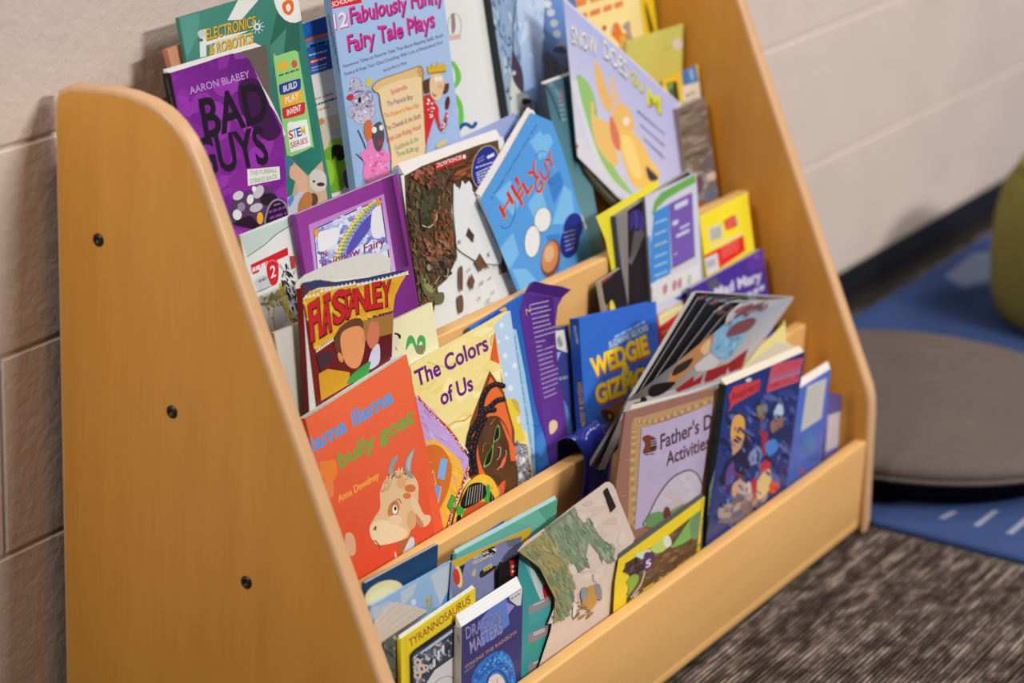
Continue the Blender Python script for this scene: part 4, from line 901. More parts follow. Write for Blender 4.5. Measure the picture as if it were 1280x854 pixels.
# ======== second ledge (row 1)
book('thick_book', 'blank cream white book left of the small yellow bannered paperback', 1, .0415, .005, (343, 416), (384, 400), K(206, 198, 186), 13, art=lambda s: s.grad([(340, 412), (392, 396), (402, 520), (360, 530)], K(206, 200, 190), K(214, 208, 198), K(200, 190, 176), K(196, 186, 172), 2, 4), hard=True)
def art_fs(s):
    s.poly(b2((320, 160), (430, 140), (480, 160), (700, 130), (840, 100), (900, 85), (955, 92), (925, 130), (880, 160), (700, 190), (500, 200), (330, 240)), K(52, 58, 100)); s.poly(b2((320, 170), (370, 180), (360, 220), (330, 235)), K(80, 50, 60))
    z = [b2((330, 245))] ; 
    yb = b2((328, 262), (360, 222), (420, 196), (500, 190), (640, 172), (760, 152), (850, 130), (950, 95), (905, 165), (870, 240), (860, 325), (700, 365), (680, 385), (560, 440), (500, 490), (395, 560))
    s.poly([(x + .6 * ((i % 2) * 2 - 1), y - 1.6) for i, (x, y) in enumerate(yb)], K(226, 214, 190)); s.poly(yb, K(222, 160, 32))
    s.splats(yb, [K(228, 170, 40), K(214, 148, 28), K(232, 182, 60)], 40, 5, -10, 60, 1.6, 111, .05)
    top, bot = b2((330, 250), (600, 178), (940, 110)), b2((395, 550), (640, 400), (860, 320))
    for i in range(26):
        t = i / 25; x = 328 + 600 * t; y = 238 - 140 * t + (-14 if 0.15 < t < .5 else 0); s.poly(b2((x, y + 16), (x + 13, y - 8), (x + 26, y + 12)), K(228, 218, 200))
    for i in range(8): s.poly(b2((400 + i * 13, 575 - i * 9), (408 + i * 13, 548 - i * 10), (416 + i * 13, 566 - i * 9)), K(226, 216, 196))
    for i in range(9): s.poly(b2((680 + i * 20, 398 - i * 6), (690 + i * 20, 376 - i * 6), (700 + i * 20, 394 - i * 6)), K(90, 100, 150))
    R_, O_ = K(196, 34, 34), K(90, 16, 20)
    # hand-lettered title, each letter rises with the curved banner
    for ch, x0, x1, yb0, yb1, up in (('F', 372, 425, 505, 470, (-18, -225)), ('L', 422, 462, 475, 450, (-18, -225)), ('A', 440, 486, 462, 440, (-8, -215)), ('T', 470, 506, 445, 425, (-28, -215)),
                                      ('S', 508, 575, 405, 375, (-12, -190)), ('T', 560, 610, 375, 358, (-12, -170)), ('A', 590, 650, 355, 335, (0, -155)), ('N', 640, 705, 338, 318, (-6, -150)), ('L', 712, 752, 315, 308, (-14, -150)), ('E', 745, 790, 308, 300, (-10, -155)), ('Y', 795, 840, 300, 285, (-2, -150))):
        u = (up[0] / 4.745, up[1] / 4.745)
        s.text(ch, b2((x0, yb0)), b2((x1, yb1)), u, R_, 0.05, O_, 0.05, (.7, .7))
    # plain stand-in figure: head, hair, raised hand, green shirt
    s.poly(b2((540, 420), (700, 380), (860, 340), (850, 600), (720, 660), (600, 600)), K(160, 112, 52)); s.poly(b2((620, 520), (850, 460), (850, 600), (700, 680), (560, 660)), K(96, 22, 26))
    s.poly(b2((400, 590), (490, 560), (510, 600), (430, 690)), K(70, 44, 50)); s.poly(b2((415, 700), (470, 670), (600, 690), (600, 760), (430, 860)), K(212, 152, 34)); s.poly(b2((480, 665), (540, 610), (660, 680), (600, 690)), K(110, 26, 28))
    s.blob(b2((515, 560), (510, 490), (540, 430), (600, 380), (660, 370), (680, 400), (670, 440), (590, 450), (550, 500), (545, 570)), K(104, 58, 36))
    s.blob(b2((545, 480), (590, 430), (665, 420), (690, 490), (680, 590), (650, 660), (600, 660), (560, 600)), K(226, 146, 92)); p = b2((545, 602)); s.ell(p[0], p[1], 3, 6.6, K(222, 140, 86), -20); p = b2((683, 498)); s.ell(p[0], p[1], 2, 5, K(216, 134, 82))
    s.blob(b2((720, 400), (745, 388), (770, 405), (775, 480), (750, 545), (720, 545), (700, 490)), K(206, 116, 84)); s.blob(b2((725, 575), (770, 520), (780, 580), (770, 640), (710, 672)), K(206, 200, 220)); s.blob(b2((640, 680), (720, 625), (715, 670), (700, 720), (590, 760), (600, 720)), K(60, 150, 66))
h_fs = lambda u, v: 0.010 * max(0.0, 1 - v / 0.05) ** 2
book('paperback', 'small paperback with red capitals on a yellow banner and a curled top', 1, .0330, .007, (377.5, 357), (490, 343.5), K(120, 26, 26), 12, art=art_fs, spine=K(120, 24, 28), pages=K(214, 206, 196), back=K(214, 206, 196), fan=0.006, outline=b2((318, 172), (400, 142), (450, 145), (520, 155), (700, 130), (840, 100), (900, 85), (962, 92), (930, 130), (890, 190), (866, 270), (855, 400), (845, 560), (840, 900), (420, 1000)), h=None, clip=[(370, 330), (530, 320), (530, 540), (400, 540)])
def boy_page():
    root = [o for o in bpy.data.objects if o.get('label', '').startswith('small paperback with red capitals')][0]
    sh = make_sheet(1, .0347, (377.5, 357), (490, 343.5), 12)
    sh.build('page', [sh.uv(p) for p in b1((450, 860), (455, 815), (520, 760), (700, 680), (900, 620), (1040, 602), (1125, 640), (1135, 800))], K(214, 206, 198), .0004, root, root.location)
boy_page()
def art_ll(s):
    s.grad([(380, 526), (509, 440), (548, 700), (440, 760)], K(236, 104, 62), K(238, 106, 62), K(222, 74, 50), K(224, 70, 40), 4, 5)
    s.text('llama llama', (384, 569), b5((645, 385)), (-3.4, -19), K(92, 150, 214), 0.045, K(150, 140, 180), 0.02, (.5, .5))
    s.text('bully goat', b5((292, 830)), b5((785, 520)), (-3, -19), K(112, 164, 66), 0.045, K(180, 130, 60), 0.015, (.5, .5))
    s.text('and the', (392, 601), (418, 585), (-2, -11), K(238, 160, 66), 0.03)
    s.text('Anna Dewdney', b6((285, 365)), b6((555, 200)), (-1.6, -9), K(240, 166, 70), 0.05)
    s.blob(b6((155, 100), (200, 90), (260, 80), (270, 180), (220, 240), (180, 200)), K(236, 128, 50)); s.blob(b6((330, 575), (370, 570), (395, 620), (395, 700), (360, 720), (330, 660)), K(224, 166, 132)); s.blob(b6((190, 230), (240, 210), (250, 310), (220, 330)), K(232, 130, 66))
    # a generic goat's head
    G, G2 = K(226, 182, 138), K(206, 146, 98)
    s.blob(b6((680, 620), (760, 560), (770, 640), (730, 720), (700, 740), (690, 690)), K(180, 100, 60)); s.blob(b6((660, 690), (690, 740), (760, 600), (790, 620), (770, 690), (700, 760), (665, 780)), K(206, 206, 214)); s.poly(b6((770, 690), (800, 630), (815, 660), (780, 720)), K(110, 160, 70))
    s.blob(b6((560, 300), (600, 200), (680, 150), (760, 170), (810, 230), (815, 330), (800, 450), (760, 560), (740, 600), (660, 630), (570, 650), (530, 640), (500, 600), (490, 530), (520, 470), (560, 400)), G)
    s.blob(b6((500, 520), (560, 480), (650, 500), (740, 560), (690, 620), (570, 645), (520, 620), (492, 560)), K(236, 206, 166)); s.blob(b6((770, 330), (810, 360), (850, 440), (890, 450), (898, 480), (870, 520), (830, 525), (800, 470), (770, 390)), K(226, 190, 152)); s.blob(b6((800, 440), (850, 510), (830, 530), (800, 490)), K(190, 130, 86))
    for x, y, r1, r2, c, rt in ((650, 410, 7, 11, K(196, 122, 66), 20), (760, 270, 7, 5, K(206, 110, 60), 0), (740, 320, 5, 4, K(214, 112, 60), 0), (700, 230, 6, 8, K(218, 160, 112), 0), (660, 480, 9, 6, K(232, 196, 156), 0), (770, 480, 6, 12, K(214, 160, 116), 0), (610, 250, 4, 8, K(206, 160, 120), 20)):
        p = b6((x, y)); s.ell(p[0], p[1], r1, r2, c, rt)
    s.splats(b6((575, 300), (590, 190), (640, 160), (700, 130), (780, 170), (760, 210), (680, 190), (610, 240)), [K(150, 96, 66), K(120, 76, 60), K(200, 140, 100), K(226, 186, 150)], 50, 2.6, -60, 30, 3, 121)
    s.blob(b6((612, 170), (630, 90), (665, 52), (675, 70), (650, 130), (640, 170)), K(150, 148, 150)); s.blob(b6((720, 130), (735, 70), (770, 15), (790, 10), (770, 80), (765, 150), (780, 200), (745, 190)), K(146, 142, 146)); s.blob(b6((735, 120), (745, 70), (780, 20), (765, 90), (755, 160)), K(178, 174, 176))
    p = b6((657, 412)); s.ell(p[0], p[1], 3.2, 5.6, K(236, 230, 226)); p = b6((660, 405)); s.ell(p[0], p[1], 1.6, 2.6, K(40, 30, 26)); s.line(b6((515, 545), (530, 525), (528, 550)), 1.2, K(80, 56, 46)); s.line(b6((505, 622), (530, 620), (545, 640), (560, 665)), 1, K(150, 100, 76)); s.line(b6((640, 380), (680, 340), (700, 370)), .8, K(150, 90, 60))
book('picture_book', 'orange picture book with a goat\'s head and blue and green title', 1, .0215, .0090, (382, 523.5), (508, 443), K(232, 92, 54), 12.5, art=art_ll, back=K(226, 214, 204), spine=K(226, 90, 50))
def art_gm(s):
    s.poly([(480, 400), (540, 380), (545, 460), (490, 470)], K(236, 224, 178)); s.blob(b2((850, 470), (875, 455), (905, 470), (900, 495), (880, 470), (860, 490)), K(60, 46, 40)); s.ell(*b2((873, 505)), 5, 8, K(232, 206, 180)); s.line(b2((862, 478), (850, 520), (880, 560)), .7, K(150, 80, 70)); s.line(b2((875, 540), (885, 560)), .8, K(200, 60, 60), False)
    s.blob(b2((935, 560), (945, 490), (965, 470), (985, 490), (1000, 530), (1005, 490), (1025, 470), (1050, 490), (1050, 570), (1030, 510), (1015, 520), (1003, 580), (975, 520), (955, 530)), K(70, 166, 84)); s.blob(b2((1000, 540), (1040, 530), (1040, 580), (1005, 580)), K(140, 120, 96))
book('picture_book', 'cream book with a green letter behind the yellow painted faces book', 1, .0385, .004, (487, 402.5), (540, 378), K(236, 224, 178), 12, art=art_gm)
def art_co(s):
    Y = K(242, 216, 142)
    s.poly([(500, 460), (645, 380), (690, 640), (540, 700)], Y)
    s.splats([(515, 458), (622, 400), (630, 480), (560, 560)], [K(244, 220, 150), K(240, 210, 130), K(246, 226, 164)], 50, 12, -30, 40, 3, 131, .03)
    s.line(b7((140, 360), (250, 350), (330, 300)), 2, K(238, 204, 116)); s.line(b5((1000, 560), (1060, 520), (1120, 510), (1170, 470)), 2.4, K(238, 200, 100)); s.line(b7((180, 440), (300, 470), (380, 430)), 1.6, K(238, 204, 116))
    V = K(104, 30, 128)
    s.text('The Colors', b7((115, 605)), b7((590, 358)), (-4.4, -20), V, 0.05); s.text('of Us', b7((278, 730)), b7((488, 625)), (-3.4, -20), V, 0.05)
    # right-hand patch: pale blue with white dots, yellow hat, silver dress
    s.poly(b7((622, 200), (760, 60), (800, 240), (860, 700), (890, 900), (720, 900), (690, 560), (660, 380)), K(184, 204, 230))
    for x, y, r in ((675, 195, 14), (710, 280, 12), (655, 305, 10), (700, 400, 14), (762, 465, 15), (705, 525, 12), (735, 615, 17), (690, 660, 9)): p = b7((x, y)); s.ell(p[0], p[1], r / 5.336, r / 4.2, K(226, 228, 236))
    s.poly(b7((630, 235), (662, 455), (600, 425)), K(222, 92, 44)); s.line(b7((605, 330), (610, 270), (630, 255)), .8, K(220, 110, 60)); s.poly(b7((668, 500), (690, 600), (680, 600)), K(130, 70, 40))
    s.blob(b7((700, 700), (740, 685), (780, 720), (800, 800), (815, 900), (830, 960), (760, 960), (720, 860)), K(232, 200, 66)); s.blob(b7((740, 690), (780, 700), (800, 780), (770, 760)), K(206, 170, 80)); p = b7((788, 822)); s.ell(p[0], p[1], 2.4, 4, K(226, 220, 200)); p = b8((790, 30)); s.ell(p[0], p[1], 2.4, 4, K(226, 220, 200))
    sil = b8((750, 150), (800, 180), (850, 200), (875, 430), (790, 480), (770, 300)); s.poly(sil, K(150, 146, 150)); s.splats(sil, [K(190, 186, 190), K(120, 116, 122), K(214, 210, 214), K(90, 84, 92)], 120, 1.5, 0, 90, 1.3, 132)
    for x, y in ((820, 295), (798, 398)): p = b8((x, y)); s.ell(p[0], p[1], 2.4, 4, K(230, 228, 230))
    # centre patch: dark skinned face, braids, orange ground
    s.poly(b7((595, 500), (690, 640), (720, 760), (760, 900), (760, 1300), (560, 1300), (400, 1150), (470, 830)), K(132, 66, 34)); s.poly(b7((600, 540), (680, 660), (740, 880), (745, 1200), (560, 1220), (440, 1100), (500, 830)), K(234, 108, 50))
    s.blob(b8((520, 100), (560, 20), (640, 0), (700, 60), (750, 200), (775, 340), (770, 420), (700, 460), (620, 450), (560, 380), (520, 260)), K(92, 58, 36)); s.poly(b8((690, 430), (780, 330), (785, 500), (690, 540)), K(96, 60, 38)); s.splats(b8((520, 120), (640, 0), (760, 300), (640, 440)), [K(96, 62, 40), K(86, 54, 34)], 40, 8, 60, 40, 2.4, 133, .05)
    s.poly(b8((660, 20), (690, 60), (765, 220), (770, 300), (735, 300), (720, 180)), K(236, 104, 52))
    br = [[(682, 600), (640, 590), (590, 610), (550, 680), (535, 760), (530, 830)], [(680, 690), (640, 700), (590, 745), (560, 760), (530, 800), (500, 860), (470, 910)], [(620, 760), (570, 770), (530, 830), (520, 900), (480, 980)]]
    for b_ in br:
        pts = smooth_open(b7(*b_), 4)
        for i, p in enumerate(pts): s.ell(p[0], p[1], 3.6, 3.4, K(36, 28, 32)); 
        for i, p in enumerate(pts[::2]): s.ell(p[0] - 1, p[1] - 1, 1.0, .8, K(90, 80, 88))
    for b_ in ([(560, 20), (500, 60), (465, 110), (450, 200), (455, 300), (470, 380)], [(540, 60), (515, 110), (495, 180), (485, 260), (500, 370)]):
        pts = smooth_open(b8(*b_), 5)
        for p in pts: s.ell(p[0], p[1], 3.0, 3.6, K(34, 26, 30))
        for p in pts[::2]: s.ell(p[0] - .8, p[1] - 1, .9, .9, K(84, 74, 80))
    gl = K(126, 160, 84)
    for q in ([(545, 345), (560, 280), (590, 220), (612, 190), (608, 260), (590, 320)], [(610, 170), (620, 110), (640, 60), (655, 80), (655, 140), (630, 170)]):
        s.blob(b8(*q), gl); c_ = (sum(x for x, y in q) / len(q), sum(y for x, y in q) / len(q)); s.blob(b8(*[(c_[0] + (x - c_[0]) * .74, c_[1] + (y - c_[1]) * .8) for x, y in q]), K(30, 26, 20))
    s.line(b8((610, 190), (612, 165)), .9, gl, False); s.line(b8((645, 210), (660, 215), (655, 270), (635, 295)), .8, K(206, 190, 180)); s.line(b8((695, 230), (697, 260), (670, 320), (640, 358)), .8, K(226, 190, 170)); s.blob(b8((697, 262), (690, 310), (670, 345), (655, 340), (670, 300)), K(236, 108, 72)); s.line(b8((560, 180), (545, 200), (540, 240)), .6, K(200, 140, 90)); s.line(b8((590, 60), (620, 20)), .6, K(206, 150, 90), False)
    s.blob(b8((640, 480), (690, 430), (680, 520), (660, 560), (640, 540)), K(226, 96, 50)); p = b8((770, 490)); s.ell(p[0], p[1], 2, 3.4, K(240, 196, 40)); p = b8((740, 525)); s.ell(p[0], p[1], 1.6, 3, K(240, 190, 40))
    # left patch: lilac ground, yellow hair, blue spectacles
    s.poly(b5((785, 340), (900, 440), (1000, 560), (1090, 690), (1140, 760), (1140, 900), (820, 1000)), K(196, 156, 210)); lv = b5((800, 400), (960, 560), (1100, 760), (1000, 900), (840, 720)); s.splats(lv, [K(196, 156, 212), K(176, 134, 196), K(214, 180, 220)], 40, 6, 45, 14, 5, 134, .05)
    s.poly(b8((200, 180), (300, 250), (410, 400), (380, 520), (330, 620), (290, 760), (230, 854), (150, 854)), K(242, 176, 60)); s.poly(b8((145, 220), (220, 200), (320, 320), (400, 420), (300, 700), (200, 700)), K(242, 176, 60)) if False else None
    hr = b8((150, 160), (230, 160), (320, 230), (390, 300), (410, 380), (390, 480), (350, 560), (300, 660), (250, 854), (200, 854), (230, 700), (300, 560), (330, 400), (300, 270), (240, 210), (150, 210)); s.poly(hr, K(244, 180, 62)); s.splats(hr, [K(240, 168, 44), K(246, 196, 92), K(200, 160, 196), K(244, 180, 60)], 60, 5, 60, 30, 6, 135, .05)
    s.line(b5((800, 350), (900, 470), (960, 520), (1040, 610), (1110, 720)), 2.6, K(206, 80, 70)); s.line(b8((445, 345), (400, 470), (350, 590), (310, 720), (270, 840)), 3.4, K(200, 66, 56))
    rnd = random.Random(9)
    for seg in (b5((790, 340), (890, 460), (980, 560), (1100, 700)), b8((445, 345), (400, 470), (350, 590), (310, 720), (270, 840)), b8((380, 180), (410, 210), (440, 240))):
        for p in smooth_open(seg, 9): s.ell(p[0] + rnd.uniform(-1.4, 1.4), p[1] + rnd.uniform(-1.2, 1.2), .7, .9, K(240, 226, 214))
    s.blob(b8((150, 230), (200, 190), (270, 220), (325, 320), (320, 440), (280, 560), (220, 650), (170, 560), (140, 400)), K(210, 108, 40)); s.line(b8((205, 360), (190, 400), (180, 450), (225, 455), (205, 360)), .8, K(240, 190, 130), False); s.line(b8((165, 330), (175, 310), (195, 310)), .8, K(236, 190, 130)); 
    s.poly(b8((258, 282), (302, 290), (280, 425), (232, 415)), K(120, 170, 226)); s.poly(b8((212, 458), (255, 470), (232, 612), (195, 610)), K(108, 160, 222)); s.line(b8((255, 470), (258, 490), (232, 612)), .8, K(240, 210, 170), False); s.poly(b8((330, 520), (355, 540), (330, 640), (300, 600)), K(70, 160, 60))
    # bottom patch: child with green hair bands on yellow
    s.blob(b8((390, 560), (420, 480), (480, 410), (540, 390), (600, 420), (640, 500), (640, 600), (580, 660), (400, 760), (330, 800), (350, 660)), K(240, 186, 52)); s.splats(b8((400, 520), (520, 390), (640, 520), (640, 600)), [K(226, 150, 40), K(244, 200, 80)], 24, 2.4, 0, 90, 1.4, 136)
    s.blob(b8((400, 660), (450, 600), (540, 570), (590, 600), (560, 660), (480, 720), (400, 740)), K(196, 84, 40)); s.blob(b8((385, 590), (410, 520), (450, 460), (520, 445), (560, 480), (555, 540), (480, 590), (410, 620)), K(24, 20, 22)); s.blob(b8((580, 500), (610, 540), (615, 610), (590, 600), (578, 550)), K(24, 20, 22)); s.blob(b8((360, 680), (385, 650), (395, 740), (365, 760)), K(24, 20, 22))
    for i in range(7): s.line([b8((420 + i * 18, 600 - i * 6)), b8((440 + i * 16, 480 - i * 5))], .6, K(190, 186, 186), False)
    s.line(b8((595, 500), (600, 600)), .5, K(170, 166, 166), False); s.blob(b8((555, 470), (580, 460), (585, 520), (570, 585), (545, 560), (560, 520)), K(60, 160, 66)); s.blob(b8((365, 600), (410, 620), (405, 650), (365, 660)), K(60, 160, 66)); s.line(b8((530, 640), (550, 645)), .8, K(40, 20, 16), False)
    s.line(b8((640, 480), (645, 520), (640, 560)), 1.6, K(226, 160, 130)); 
book('picture_book', 'pale yellow picture book with purple title and painted faces', 1, .0290, .0045, (513, 457), (627, 394), K(242, 216, 142), 13, art=art_co, back=K(226, 220, 206), outline=[(513, 457), (628, 391), (634, 388.5), (637, 391), (640, 414), (655, 520), (665, 596), (676, 660), (548, 735)], clip=[(513, 457.5), (637.5, 388), (676, 665), (548, 740)])
def art_sn(s):
    s.grad([(585, 405), (655, 365), (712, 600), (600, 640)], K(52, 108, 190), K(34, 88, 180), K(60, 116, 190), K(60, 110, 190), 4, 4)
    s.poly(b7((740, 215), (775, 225), (830, 500), (890, 860), (910, 1300), (790, 1300), (780, 700)), K(160, 200, 234))
    s.text("'Some people think there's nothing lovelier than", b7((758, 262)), b8((885, 285)), (2.0, -.4), K(40, 44, 70), 0.015)
    s.line(b7((810, 330), (840, 520), (870, 700)), .7, K(40, 80, 150)); s.line(b7((770, 490), (800, 495)), .7, K(30, 70, 140), False); s.line(b8((880, 60), (920, 70), (940, 40)), .8, K(30, 66, 140)); p = b8((930, 165)); s.ell(p[0], p[1], 2, 2.4, K(40, 80, 160)); s.poly(b8((900, 160), (950, 100), (985, 220), (1000, 340), (930, 400), (910, 300)), K(70, 128, 200)); s.blob(b8((940, 360), (990, 330), (1010, 370), (950, 400)), K(36, 90, 160))
    s.poly(b4((630, 640), (740, 560), (780, 560), (800, 590), (700, 660), (640, 690)), K(26, 74, 170)); s.scribble(b4((500, 720)), b4((620, 640)), 2, K(160, 190, 226), 5, 140); s.blob(b4((770, 575), (800, 555), (820, 570), (790, 585)), K(236, 170, 60))
book('picture_book', 'blue book with a pale blue text strip behind the painted faces book', 1, .0345, .005, (588, 410), (657, 367), K(52, 108, 190), 13, art=art_sn, hard=True)
def art_pf(s):
    s.grad([(656, 368), (691, 372), (706, 582), (688, 586)], K(84, 42, 128), K(66, 28, 104), K(110, 56, 150), K(104, 60, 150), 3, 6)
    s.poly(c2((150, 62), (390, 118), (330, 175), (120, 130), (90, 145)), K(60, 24, 100))
    s.text('N', c2((95, 290)), c2((125, 265)), (-1, -8), K(206, 180, 130), 0.0)
    rnd = random.Random(4)
    for i in range(21):
        t = i / 20; x0 = 118 + 95 * t; y0 = 215 + 620 * t + 10; L = rnd.uniform(.7, 1) * (165 - 60 * t)
        if i in (8, 9): L *= .5
        s.scribble(c2((x0, y0)), c2((x0 + L, y0 - L * .42 + 25 * (1 - t))), 1.5, K(190, 166, 206), 7, 200 + i)
    s.blob(c2((200, 470), (235, 460), (240, 490), (205, 520)), K(90, 46, 130)); s.blob(c3((140, 480), (165, 455), (190, 465), (195, 500), (170, 540), (145, 545)), K(232, 196, 150))
h_pf = lambda u, v: 0.006 * max(0.0, 1 - v / 0.06) ** 2
sheet_thing('leaflet', 'purple leaflet with pale script and a folded top corner', 1, .0338, c2((80, 150), (95, 120), (120, 75), (150, 62), (250, 85), (330, 95), (395, 118), (340, 165), (305, 230), (292, 330), (290, 520), (285, 640), (320, 760), (345, 860), (365, 1010), (380, 1130), (262, 1320), (250, 1180), (190, 1010), (150, 850), (108, 600), (75, 400), (52, 265)), K(92, 46, 136), 13, (650, 365), (702, 340), art=art_pf, back=K(56, 30, 96))
GP_LABEL = None
def art_nv(s):
    s.grad([(680, 410), (730, 400), (735, 580), (690, 590)], K(60, 70, 140), K(50, 56, 120), K(40, 44, 100), K(70, 76, 150), 2, 4); s.poly(c2((285, 395), (345, 385), (372, 540), (290, 510)), K(222, 216, 210)); s.blob(c2((300, 440), (320, 430), (340, 480), (320, 505), (302, 480)), K(170, 160, 160)); s.line(c2((305, 450), (330, 490)), .7, K(90, 84, 90), False); s.poly(c2((285, 540), (330, 530), (285, 640)), K(140, 160, 220)); s.scribble(c2((312, 725)), c2((372, 712)), 5.00 * .8, K(150, 140, 170), 2, 11); s.poly(c3((225, 300), (260, 360), (300, 500), (310, 560), (260, 540)), K(90, 140, 200)); s.poly(c3((170, 0), (210, 10), (185, 60)), K(160, 170, 220))
book('paperback', 'navy book with a small white sticker, half hidden behind the purple leaflet', 1, .0398, .0035, (686, 414), (710, 407), K(56, 60, 124), 12, art=art_nv)
def art_wg(s):
    s.grad([(722, 398), (822, 376), (840, 560), (735, 580)], K(50, 104, 198), K(48, 100, 196), K(46, 100, 190), K(50, 104, 190), 3, 3)
    s.scribble(c2((685, 442)), c2((890, 335)), 3.00 * .8, K(170, 196, 236), 5, 35); s.text('SUZANNE SELFORS', c2((650, 510)), c2((908, 388)), (-1.2, -8), K(206, 216, 240), 0.05, K(40, 60, 130), .03, (.4, .4))
    Y, R_ = K(250, 208, 40), K(206, 62, 40)
    for t, p0, p1, up in (('WEDGIE', c2((545, 700)), c2((912, 540)), (-4.4, -23)), ('&', c2((735, 700)), c2((780, 680)), (-1, -17)), ('GIZMO', c2((570, 880)), c2((905, 745)), (-3.4, -23))):
        s.text(t, p0, p1, up, Y, 0.09, R_, 0.05, (.8, 1.6))
    s.ell(*c2((855, 632)), 1.8, 2, K(20, 30, 60)); s.blob(c3((485, 390), (530, 370), (600, 330), (640, 320), (640, 400), (600, 470), (540, 475), (500, 440)), K(170, 96, 50)); s.blob(c3((485, 395), (520, 385), (570, 410), (560, 465), (510, 450)), K(70, 36, 26)); p = c3((545, 430)); s.ell(p[0], p[1], 2, 3, K(200, 160, 120)); s.blob(c3((445, 530), (500, 530), (560, 520), (540, 550), (480, 575)), K(206, 30, 50)); s.blob(c3((420, 600), (560, 560), (600, 700), (440, 720)), K(40, 90, 180))
def spn_wg(s):
    s.text('SELFORS', c2((410, 360)), c2((430, 480)), (3.0, -.4), K(200, 206, 226), 0.03); s.text('WEDGIE & GIZMO', c2((435, 735)), c3((360, 530)), (5.5, -.6), K(226, 170, 40), 0.04)
book('chapter_book', 'blue hardback with big yellow capitals edged in red, right of the purple leaflet', 1, .0215, .0125, (723.5, 398.5), (820, 377), K(50, 104, 198), 12, art=art_wg, spine=K(36, 80, 164), spine_art=spn_wg, hard=True)
def art_br(s):
    s.poly([(730, 320), (800, 300), (800, 420), (740, 430)], K(34, 28, 32)); s.poly(c1((205, 620), (260, 570), (280, 620), (215, 670)), K(140, 50, 54)); s.poly(c1((210, 615), (240, 605), (245, 635), (215, 650)), K(196, 70, 80)); s.poly(c1((245, 570), (280, 560), (280, 600), (255, 610)), K(80, 110, 140)); s.blob(c1((265, 765), (280, 750), (295, 800), (270, 806)), K(226, 196, 50)); s.poly(c1((225, 780), (255, 770), (255, 810), (230, 815)), K(150, 110, 80))
book('paperback', 'small black book with a red picture behind the blue hardback', 1, .0330, .007, (751, 352), (777, 335), K(34, 28, 32), 12, art=art_br, spine=K(206, 190, 176), pages=K(200, 190, 180))
def art_st(s):
    s.poly([(785, 250), (880, 205), (885, 420), (780, 470)], K(206, 202, 214))
    s.blob(c1((500, 270), (510, 210), (560, 160), (720, 70), (724, 115), (640, 160), (560, 210), (510, 260), (490, 290)), K(112, 168, 84), 3) if False else s.poly(c1((490, 285), (505, 220), (540, 175), (720, 78), (726, 120), (640, 165), (565, 212), (520, 255), (495, 300)), K(108, 166, 80))
    s.poly(c1((500, 280), (580, 235), (595, 590), (585, 610), (490, 660), (470, 640)), K(70, 136, 206)); s.poly(c1((580, 235), (705, 172), (722, 525), (600, 590)), K(118, 88, 168)); s.line(c1((590, 592), (720, 522)), 1.6, K(220, 200, 140), False); s.poly(c1((470, 680), (520, 640), (740, 560), (745, 660), (520, 770)), K(222, 214, 212))
    s.poly(c1((455, 420), (480, 400), (490, 480), (470, 690), (380, 780), (400, 690)), K(96, 152, 214)); s.line(c1((462, 440), (465, 560), (450, 690)), 2.4, K(120, 90, 130)); s.blob(c1((440, 680), (480, 665), (490, 720), (450, 760), (430, 740)), K(190, 130, 126))
    for i, y in enumerate((330, 390, 450, 510, 560, 610)): s.scribble(c1((505, y + 15)), c1((572, y - 12)), 2.4, K(170, 200, 228) if i != 2 else K(190, 200, 150), 4, 160 + i)
    for x, y, w, h_ in ((612, 240, 70, 50), (600, 330, 30, 40), (620, 400, 70, 30), (640, 360, 50, 20), (612, 500, 12, 14)): s.poly(c1((x, y), (x + w, y - w * .5), (x + w, y - w * .5 + h_ * .6), (x, y + h_ * .6)), K(206, 200, 222))
    for x in (550, 600, 628, 680): s.blob(c1((x, 680 - (x - 550) * .4), (x + 18, 660 - (x - 550) * .4), (x + 20, 700 - (x - 550) * .4), (x + 4, 720 - (x - 550) * .4)), K(190, 120, 130) if x != 680 else K(170, 190, 170))
    s.poly(c1((610, 740), (745, 665), (750, 690), (640, 750)), K(60, 60, 160))
t_, sh_ = book('magazine_pile', 'folded magazine with a blue and purple back page', 1, .0442, .0033, (806, 246), (870, 217), K(206, 202, 214), 8, art=art_st, pages=K(150, 140, 138), spine=K(126, 116, 114), fan=0.0, plines=10, cat='magazine')
t_.name = 'magazine'
def art_gm2(s):
    s.poly([(760, 280), (870, 205), (880, 420), (770, 430)], K(34, 26, 28)); s.poly(c1((290, 300), (360, 262), (362, 500), (366, 900), (295, 900)), K(140, 128, 126))  # near-black stands in for the shaded gap right of the grey strip
    for x in (300, 318, 340): s.line([c1((x, 300)), c1((x + 8, 560)), c1((x + 8, 800))], .8, K(110, 98, 98))
    s.poly(c1((362, 540), (440, 380), (450, 400), (380, 560)), K(120, 108, 104)); s.poly(c1((395, 380), (470, 370), (400, 500), (370, 560)), K(90, 80, 80))
    s.blob(c1((370, 300), (385, 275), (420, 265), (450, 295), (492, 310), (470, 370), (430, 375), (395, 350), (375, 380)), K(62, 44, 120)); s.line(c1((400, 280), (410, 330), (400, 370)), 1, K(110, 96, 150)); s.line(c1((440, 300), (445, 340), (430, 370)), 1, K(100, 86, 150))
book('magazine', 'grey edged magazine bunched behind the blue and purple folded one', 1, .0480, .0065, (769.5, 270.5), (862, 214), K(150, 140, 138), 8, art=art_gm2, pages=K(176, 166, 162), spine=K(60, 66, 110), plines=8, cat='magazine')
book('thin_book', 'bright yellow folder sticking out at the back of the magazines on the second ledge', 1, .0550, .0018, (747, 270), (823, 224), K(236, 216, 52), 8, spine=False, cat='folder', outline=[(745, 271), (823, 224), (830, 300), (772, 345), (766, 345), (757, 300)])
